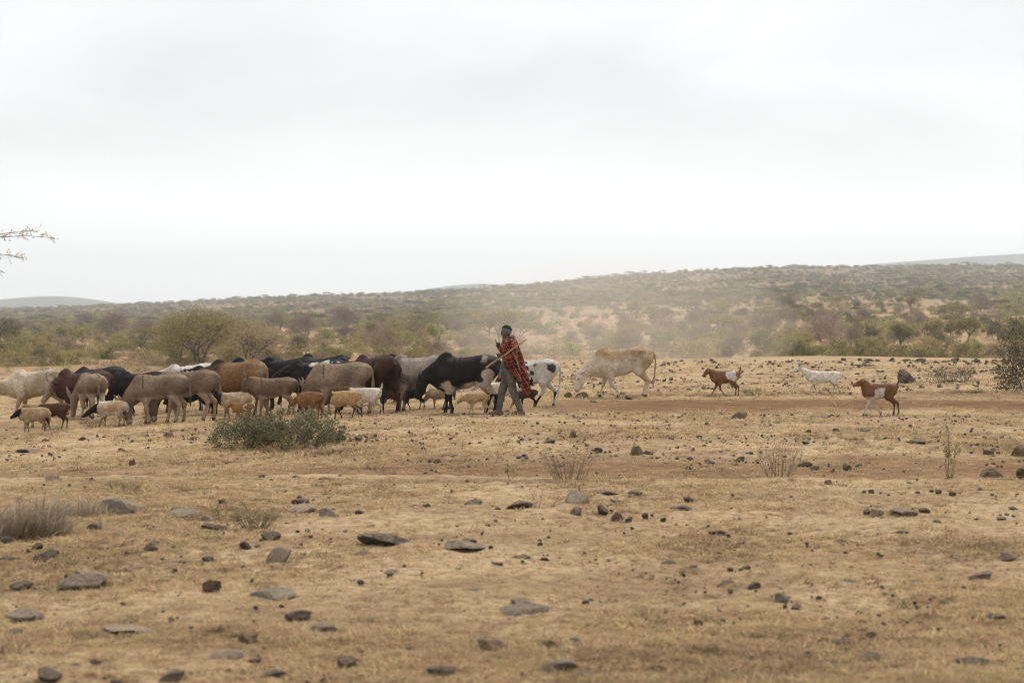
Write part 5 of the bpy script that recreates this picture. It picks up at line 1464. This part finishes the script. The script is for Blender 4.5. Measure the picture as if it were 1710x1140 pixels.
RM = {'d': [rock_mesh('stone', 700 + i, rough=.07) for i in range(6)], 'b': [rock_mesh('stone', 720 + i, cuts=18, rough=.06) for i in range(5)], 'g': [rock_mesh('stone', 740 + i, cuts=11, rough=.09) for i in range(5)]}
for k_, m_ in (('d', R_DARK), ('b', R_BROWN), ('g', R_GREY)):
    for me in RM[k_]: me.materials.append(m_)
RL = {'d': ('stone', 'dark angular stone on dry ground', 'dark stones scattered on the ground'),
      'b': ('stone', 'brown blocky stone on dry ground', 'brown stones scattered on the ground'),
      'g': ('flat_rock', 'pale grey flat slab sunk in the ground', 'pale slabs sunk in the ground')}
rcount = 0
def stone(px, by, w, h, k='d', label=None, rz=None, dmin=5, name=None):
    global rcount
    g = ground_at(px, by - h * .12, dmin); s = g.y / F
    me = RM[k][int(rng.integers(len(RM[k])))]
    nm, lab, grp = RL[k]
    o = bpy.data.objects.new(name or nm, me); COL.objects.link(o)
    hh = h * s * .98
    sink = .32 if k != 'g' else .42
    o.location = (g.x, g.y + w * s * .3, g.z - hh * sink - .01)
    o.scale = (w * s * .54, w * s * (.45 + .25 * rng.random()), hh * (1 + sink))
    o.rotation_euler = (rng.normal() * .08, rng.normal() * .08, (rng.integers(0, 2) * PI + rng.normal() * .35) if rz is None else rz)
    if label: tag(o, label, 'rock')
    else:
        zone = 'near the plateau edge' if by < 640 else ('beside the bare path' if by < 712 else ('behind the low bank' if by < 806 else ('just in front of the low bank' if by < 880 else ('among the weeds and slabs' if px < 640 and by < 960 else 'on the near straw'))))
        ww = w * s; size = 'small ' if ww < .13 else ('large ' if ww > .26 else '')
        tag(o, size + lab + ', ' + zone, 'rock', (size + grp + ' ' + zone).strip())
    rcount += 1
    return o

_b = stone(1520, 643, 44, 25, 'd', 'big dark angular boulder standing behind the brown and white goat', dmin=20, name='boulder')
stone(350, 992, 30, 25, 'b', 'cube shaped brown stone standing alone on pale straw'); stone(1236, 702, 26, 15, 'b', 'peaked brown stone on the edge of the bare path', dmin=15)
stone(1064, 762, 22, 18, 'b', 'pointed brown stone leaning against a low dark one'); stone(640, 915, 92, 22, 'd', 'long low dark rock with a smaller dark stone at its end', name='flat_rock')
stone(190, 864, 84, 30, 'g', 'striped grey slab tilted beside the dry grass clumps', name='flat_rock', rz=.3); stone(543, 869, 40, 20, 'g', 'rounded grey rock beside the green weeds')
stone(1660, 799, 38, 17, 'b', 'rounded dark brown rock on the bank by the sapling'); stone(1703, 766, 24, 21, 'b', 'rounded orange brown rock at the far end of the bank')
stone(976, 666, 26, 11, 'g', 'rounded grey rock under the head of the lone tan cow', dmin=20); stone(823, 1092, 58, 26, 'b', 'arched brown rock on the near straw')
stone(465, 942, 42, 28, 'g', 'pale upright slab with a bare soil streak beside it', name='flat_rock')
_bm = RM['d'][0].copy(); _bm.name = 'boulder'
_v = np.array([v.co[:] for v in rock_mesh('boulder', 777, cuts=16, rough=.05).vertices])
for _n, _o in (((.62, -.1, .78), .52), ((-.86, -.2, .45), .80), ((.1, -.95, .25), .6), ((.9, .1, -.1), .85)):
    _n = np.array(_n) / np.linalg.norm(_n); _c = _v - np.array([0, 0, .4]); _d = _c @ _n - _o * .62; _v = _v - np.outer(np.maximum(_d, 0), _n)
_bm.vertices.foreach_set('co', _v.astype(np.float32).ravel()); _bm.update(); _b.data = _bm; _b.rotation_euler = (0, 0, .1)
STONES = """450,905,32,16,d 409,918,22,15,d 247,922,26,13,d 255,910,20,8,d 606,932,36,12,d 770,918,80,14,g 785,912,24,14,b 870,853,50,17,d 500,858,50,14,g 557,855,10,8,d
602,860,20,10,d 620,881,14,6,d 498,841,30,10,d 713,849,12,9,d 790,842,30,8,d 830,855,14,10,d 598,735,14,8,d 728,772,13,8,g 497,801,20,8,d 436,801,12,9,b 540,803,22,7,d
567,797,8,6,d 605,786,16,4,d 958,841,46,20,g 1010,829,50,11,g 1060,830,22,12,g 1005,857,20,15,d 1030,868,20,14,b 1050,870,10,6,d 1079,866,12,11,d 963,862,24,16,b 1083,760,16,8,d
958,731,12,12,b 917,740,26,7,d 1001,754,14,8,d 1091,806,10,8,d 1132,769,11,7,d 1153,768,12,6,d 1237,769,18,8,d 1185,774,20,8,g 1150,785,10,8,d 1246,713,8,6,d 1182,713,10,9,b
1199,893,30,10,d 1150,836,18,8,d 1140,851,36,8,d 1108,870,12,8,d 940,782,12,9,d 1520,717,12,9,d 1345,740,16,5,d 1350,725,13,9,d 1397,723,13,9,d 1446,723,18,9,b 1537,741,28,8,b
1708,797,20,16,d 1650,760,18,10,d 1456,824,10,8,d 1567,824,12,8,b 1593,828,12,9,b 1638,822,13,9,d 1515,860,52,10,g 1467,862,22,14,g 1448,857,12,8,d 1547,855,20,8,d 1565,878,16,11,b
1420,874,24,8,d 1508,895,34,10,d 1345,778,24,8,b 1362,784,14,8,g 1414,785,14,11,b 1385,808,12,8,b 1694,853,20,8,d 1672,865,18,5,g 219,779,12,11,b 85,804,32,10,d 153,804,10,8,d
295,866,70,16,g 345,873,26,13,g 355,884,40,10,d 246,889,32,8,d 196,896,22,10,g 155,888,28,16,b 103,884,32,6,g 343,827,14,6,d 370,842,16,9,b 280,731,16,10,b 244,730,8,6,d
76,740,13,8,d 137,737,14,8,d 322,735,18,7,b 50,757,50,8,d 213,756,8,5,d 13,940,36,12,d 78,932,36,14,d 63,943,24,16,b 62,917,18,12,d 345,935,20,8,d 447,1005,90,18,g 140,985,90,26,g
30,1030,70,12,g 212,1041,18,8,g 285,1038,16,9,d 205,1058,84,11,g 20,1060,28,11,d 500,1032,50,14,d 417,1077,34,20,b 370,1102,70,14,g 540,1060,42,20,g 530,1075,56,14,g 423,1108,34,11,d
157,1118,34,20,b 122,1120,22,14,d 75,1138,44,24,d 290,1138,44,18,d 192,1142,20,10,d 455,1130,44,12,d 574,1118,36,24,b 790,977,34,8,d 788,990,34,10,g 865,980,24,6,g 872,1030,90,14,d
870,1012,36,14,g 645,1055,30,9,d 917,1087,24,20,b 958,1080,28,16,d 948,1093,24,11,d 738,1128,48,18,d 940,1122,52,20,g 980,1132,32,12,g 870,932,30,7,d 910,934,18,5,d 826,960,18,9,d
602,973,14,7,d 977,1008,13,9,d 1117,943,22,9,d 1130,1074,20,10,d 653,957,26,8,g 1245,950,17,8,d 1167,1044,16,11,b 1215,980,28,12,d 1260,985,30,14,d 1418,975,18,10,g 1305,1003,28,14,g
1540,978,34,8,d 1645,965,46,10,d 1685,933,32,12,g 1662,1037,36,14,d 1455,1060,16,9,d 1410,1075,34,8,d 1460,1108,44,16,d 1630,1115,60,18,d 1203,1087,28,10,g 1280,1138,46,14,d 1380,1034,14,6,d
949,664,14,9,b 1049,667,14,8,d 992,674,14,6,b 1040,661,20,6,d 845,690,10,6,d 30,980,40,10,d 500,1032,20,8,d 8,905,20,10,d 685,1085,16,8,b 1330,1015,18,8,d 1575,1010,20,8,d"""
for s_ in STONES.split():
    a = s_.split(','); stone(*[float(v) for v in a[:4]], a[4])
# more countable stones where the photo is strewn with them
for i in range(84):
    px, y = 1100 + 610 * rng.random(), 604 + 50 * rng.random() ** 1.3
    stone(px, y, 4.5 + 7 * rng.random() ** 2.5, 3 + 3 * rng.random(), 'd' if rng.random() < .8 else 'b', dmin=20)
for i in range(13):                      # dark boulders along the rim
    px = 1290 + 400 * rng.random() ** .8
    g = ground_at(px, 603, 20)
    stone(px, 603, 6 + 9 * rng.random(), 3 + 3.5 * rng.random(), 'd', dmin=20)

# pebbles and small stones, past counting
def pebbles():
    protos = []
    for i in range(9):
        me = rock_mesh('pebble', 800 + i, cuts=8, rough=.1, sub=2); me.materials.append([R_DARK, R_DARK, R_BROWN, R_BROWN, R_GREY, R_DARK, R_BROWN, R_GREY, R_DARK][i]); protos.append(me)
    pts, rots, scl, pick = [], [], [], []
    while len(pts) < 8500:
        px = -60 + 1830 * rng.random()
        band = rng.random()
        if band < .45: y = 603 + 60 * rng.random() ** 1.2
        elif band < .75: y = 690 + 90 * rng.random() ** 1.2
        else: y = 690 + 450 * rng.random()
        if 662 < y < 690 and px > 850 and rng.random() < .8: continue
        if px < 850 and band < .45 and rng.random() < .4: continue
        n_ = noise3(np.array([[px / 90, y / 26, 0]]), 4)[0]
        if rng.random() > .2 + 1.1 * n_ ** 1.5: continue
        if len(pts) % 200 == 0: pass
        d = CAM_H * F / (y - HORIZON)
        pts.append((px, y)); s = (1.7 + 6.0 * rng.random() ** 2.8) * (.75 + .5 * sstep(640, 1000, y))
        scl.append((s, .55 + .5 * rng.random(), .45 + .35 * rng.random())); pick.append(int(rng.integers(9)))
        rots.append((0, 0, rng.random() * 6.28))
    for o_ in [o_ for o_ in scene.objects if o_.get('category') == 'rock']:
        for q in range(int(rng.integers(1, 5))):
            k_ = o_.location.y / F; px_ = 855 + (o_.location.x + rng.normal() * o_.scale.x * 1.6) / k_
            yy_ = HORIZON + (CAM_H - o_.location.z - .05) / k_ + abs(rng.normal()) * o_.scale.x * .12 / k_
            pts.append((px_, max(604, yy_))); scl.append((2.0 + 5 * rng.random() ** 2, .55 + .5 * rng.random(), .45 + .3 * rng.random())); pick.append(int(rng.integers(9))); rots.append((0, 0, rng.random() * 6.28))
    P3 = []; S3 = []
    gx, gy, gz = ground_many(np.array([p[0] for p in pts]), np.array([p[1] for p in pts]))
    for (px, y), (s, a, b), g in zip(pts, scl, zip(gx, gy, gz)):
        k = g[1] / F
        w = s * k * .5 * 1.1
        P3.append((g[0], g[1], g[2] - w * .3)); S3.append((w, w * a * 1.3, w * b * 2))
    scatter('pebbles', P3, rots, S3, pick, protos, 'small dark stones and pebbles strewn over the dry ground', 'pebbles')

def ground_many(px, y):
    rxv = (px - 855) / F; b = (570 - y) / F; ryv = _ct + b * _st; rzv = b * _ct - _st
    t = CAM_H / np.maximum(1e-4, -rzv / ryv)
    for i in range(6): t = np.clip((terrain(rxv / ryv * t, t) - CAM_H) / (rzv / ryv), 5, 72)
    return rxv / ryv * t, t, terrain(rxv / ryv * t, t)
pebbles()

# ------------------------------------------------------------------ straw stubble: short dry grass, past counting
def straw():
    protos = []
    cols = [leaf_mat('straw_pale', [(.44, .32, .18), (.58, .44, .255), (.68, .53, .325)], .4), leaf_mat('straw_tan', [(.33, .235, .13), (.46, .34, .195), (.58, .44, .26)], .4), leaf_mat('straw_brown', [(.19, .132, .075), (.28, .20, .115), (.38, .28, .165)], .4)]
    for i in range(12):
        rs = np.random.default_rng(900 + i)
        V, tr, tn = [], [], []
        nb = 26
        for k in range(nb):
            b0 = np.append(rs.normal(size=2) * .45, 0)
            th = rs.random() * 2 * PI; L = .35 + .75 * rs.random(); el = .15 + 1.1 * rs.random() ** 1.3
            d = np.array([math.cos(th) * math.cos(el), math.sin(th) * math.cos(el), math.sin(el)]) * L
            s = np.array([-math.sin(th), math.cos(th), 0]) * (.032 + .03 * rs.random())
            o = len(V); V += [b0 - s, b0 + s, b0 + d]; tr.append((o, o + 1, o + 2)); tn += [rs.random()] * 3
        me = np_mesh('straw_tuft', np.array(V), np.array(tr), smooth=False)
        at = me.attributes.new('tone', 'FLOAT', 'POINT'); at.data.foreach_set('value', np.array(tn, dtype=np.float32))
        me.materials.append(cols[[0, 0, 0, 1, 1, 1, 1, 0, 1, 2, 2, 1][i]]); protos.append(me)
    n = 190000
    px = -140 + 1990 * rng.random(n); y = 602 + (1215 - 602) * rng.random(n) ** .9
    rxv = (px - 855) / F; b = (570 - y) / F; ryv = _ct + b * _st; rzv = b * _ct - _st
    t = CAM_H / np.maximum(1e-4, -rzv / ryv)
    for i in range(6): t = np.clip((terrain(rxv / ryv * t, t) - CAM_H) / (rzv / ryv), 5, 72)
    X = rxv / ryv * t; Z = terrain(X, t)
    P = np.stack([X, t, 0 * X], -1)
    Z = Z + (fbm(P * np.array([.9, 1.4, 1]), 3, 3) - .5) * .10 * (1 - sstep(60, 72, t)) + (fbm(P * np.array([6.0, 7.0, 1]), 9, 3) - .5) * .045 * (1 - sstep(30, 60, t))
    patch = fbm(np.stack([X * .55, t * .8, 0 * X], -1), 41, 3)
    pm = path_mask(X, t)
    keep = (rng.random(n) < sstep(.30, .55, patch) * .70 + .30) & (rng.random(n) > pm * .93)
    X, t, Z = X[keep], t[keep], Z[keep]; m = len(X)
    s = np.where(rng.random(m) < .07, 2.1, 1.0) * .050 * (.6 + .8 * rng.random(m)) * (.72 + 1.1 * sstep(9, 40, t)) * (.8 + .5 * patch[keep])
    scl = np.stack([s, s, s * (.28 + .42 * rng.random(m))], -1)
    rots = np.stack([rng.normal(size=m) * .1, rng.normal(size=m) * .1, rng.random(m) * 6.28], -1)
    fc = fbm(np.stack([X * 1.2, t * 1.2, 0 * X + 5], -1), 47, 2)
    pk = np.where(fc + .25 * (rng.random(m) - .5) > .42, np.array([0, 1, 2, 3, 4, 5, 6, 7])[rng.integers(0, 8, m)], np.array([3, 4, 8, 9, 10, 11])[rng.integers(0, 6, m)])
    scatter('dry_grass', np.stack([X, t, Z - .004], -1), rots, scl, pk, protos, 'short trampled straw coloured grass covering the ground', 'grass')
straw()

# ------------------------------------------------------------------ acacia beside the frame, its branch tips reach into the picture
def edge_acacia():
    d = 40.0; k = d / F
    bx = (-330 - 855) * k
    root = bpy.data.objects.new('acacia_tree', None); COL.objects.link(root); root.location = (bx, d, tz(bx, d) - .05)
    tag(root, 'thorny acacia whose thin sparse branch tips reach out against the white sky', 'tree')
    z0 = root.location.z
    def at(px, py, dy=0): return Vector(((px - 855) * k - bx, dy, CAM_H + (HORIZON - py) * k - z0))
    ch = [([Vector((0, 0, 0)), Vector((.05, 0, 1.0)), Vector((-.05, .1, 2.0)), Vector((.1, 0, 2.9))], [.14, .12, .10, .08])]
    br = [([at(-330, 440), at(-220, 420), at(-120, 402), at(-30, 396), at(0, 396), at(45, 394), at(75, 396), at(92, 399)], .05), ([at(-220, 420), at(-100, 405), at(-20, 393), at(10, 390), at(40, 387), at(52, 386)], .035),
          ([at(-330, 450), at(-200, 435), at(-90, 428), at(-10, 424), at(15, 426), at(36, 432)], .035), ([at(-330, 460), at(-200, 456), at(-60, 452), at(-10, 451), at(5, 453)], .03),
          ([at(-330, 430, .3), at(-420, 405, .8), at(-520, 395, 1.2)], .05), ([at(-330, 430, .3), at(-300, 400, 1.0), at(-250, 380, 1.8)], .05)]
    P = []
    for pts, r in br:
        n = len(pts)
        ch.append((pts, [max(.0045, r * .8 * (1 - i / (n - 1)) ** 1.6) for i in range(n)]))
        for i in range(n * 7):
            j = int(rng.integers(n - 1)); s = pts[j].lerp(pts[j + 1], rng.random())
            e = s + Vector((abs(rng.normal()) * .10, rng.normal() * .15, rng.normal() * .07))
            ch.append(([s, s.lerp(e, .5) + Vector((0, 0, .01)), e], [.0035, .0025, .0016])); P.append(np.array(e)); P.append(np.array(s.lerp(e, .6)))
    link('trunk', tube_mesh('trunk', ch, 5), root, M_BARK)
    P = np.array(P); P = np.concatenate([P, P + rng.normal(size=P.shape) * .025])
    link('crown', leaf_mesh('crown', P, .035, L_DRY, aspect=.8), root)
edge_acacia()

# ------------------------------------------------------------------ far blue hills
def hill(label, pxs, pys, dist, depth):
    xs = np.linspace(pxs[0], pxs[-1], 90); ys = np.interp(xs, pxs, pys)
    k_ = np.ones(9) / 9; ysm = np.convolve(np.pad(ys, 4, mode='edge'), k_, 'valid')
    top = CAM_H + (HORIZON - ysm) / F * dist
    ts = np.linspace(-1, 1, 21)
    X = np.repeat(((xs - 855) / F * dist)[:, None], 21, 1); Y = dist + depth * np.repeat(ts[None], 90, 0)
    Z = -14 + (top[:, None] + 14) * (np.cos(ts * PI / 2) ** .8)[None]
    Z = Z + (fbm(np.stack([X / 190, Y / 190, 0 * X], -1).reshape(-1, 3), 61, 4).reshape(X.shape) - .5) * 6 * (np.cos(ts * PI / 2))[None]
    ii = np.arange(90 * 21).reshape(90, 21)
    q = np.stack([ii[:-1, :-1], ii[1:, :-1], ii[1:, 1:], ii[:-1, 1:]], -1).reshape(-1, 4)
    o = link('hill', np_mesh('hill', np.stack([X, Y, Z], -1).reshape(-1, 3), q), mat=M_HILL)
    tag(o, label, 'hill', kind='structure')
M_HILL = vary_mat('hill_scrub', [(.05, .05, .03), (.09, .082, .05), (.15, .12, .075)], .02, .95, obj_var=0, detail=8)
hill('low rounded blue hill on the horizon beyond the flat bush', [-900, -400, -120, 0, 40, 85, 120, 160, 200, 300], [514, 512, 509, 503, 496, 491, 494, 503, 511, 522], 3900, 420)
hill('faint blue hill behind the middle of the ridge', [560, 640, 690, 735, 790, 815, 850, 960, 1100], [520, 500, 487, 478, 473, 473, 477, 486, 500], 4200, 420)
hill('small pale hill top peeping over the ridge', [880, 940, 975, 1000, 1035, 1070, 1160], [490, 474, 462, 458.5, 457, 459, 470], 4050, 380)
hill('long blue hill rising beyond the wooded ridge', [1250, 1350, 1420, 1500, 1600, 1710, 1900, 2400, 3200], [470, 452, 443, 437, 431, 423.5, 415, 410, 430], 4300, 420)

# ------------------------------------------------------------------ air: one even haze, and the dust the herd raises
def box_mesh(name, lo, hi):
    V = [(x, y, z) for x in (lo[0], hi[0]) for y in (lo[1], hi[1]) for z in (lo[2], hi[2])]
    q = [(0, 1, 3, 2), (4, 6, 7, 5), (0, 4, 5, 1), (2, 3, 7, 6), (0, 2, 6, 4), (1, 5, 7, 3)]
    return np_mesh(name, np.array(V), np.array(q), smooth=False)
def air_mat(name, colr, dens, g):
    m = bpy.data.materials.new(name); m.use_nodes = True; t = m.node_tree; t.nodes.clear()
    o = t.nodes.new('ShaderNodeOutputMaterial'); v = t.nodes.new('ShaderNodeVolumePrincipled')
    v.inputs['Color'].default_value = (*colr, 1); v.inputs['Density'].default_value = dens; v.inputs['Anisotropy'].default_value = g
    t.links.new(v.outputs[0], o.inputs['Volume'])
    m.cycles.homogeneous_volume = True if hasattr(m.cycles, 'homogeneous_volume') else False
    return m
hz = link('haze', box_mesh('haze', (-6500, -60, -19), (6500, 5600, 185)), mat=air_mat('haze_air', (.86, .93, 1.0), 2.9e-4, .6))
tag(hz, 'pale haze in the air over the plain', 'haze', kind='stuff')
# dust hanging behind the herder: a flat cloud of even density, thin towards its edges
def dust():
    me = blob_mesh('dust', 1.0, 40, 20)
    o = link('dust', me, mat=air_mat('dust_air', (1.0, .93, .82), .0040, .35))
    o.location = (6.2, 118, .9); o.scale = (11.5, 46, 4.6)
    tag(o, 'thin pale dust hanging in the air behind the herder', 'dust', kind='stuff')
dust()
print('things', len(scene.objects), 'stones', rcount, 'plants', len(used))
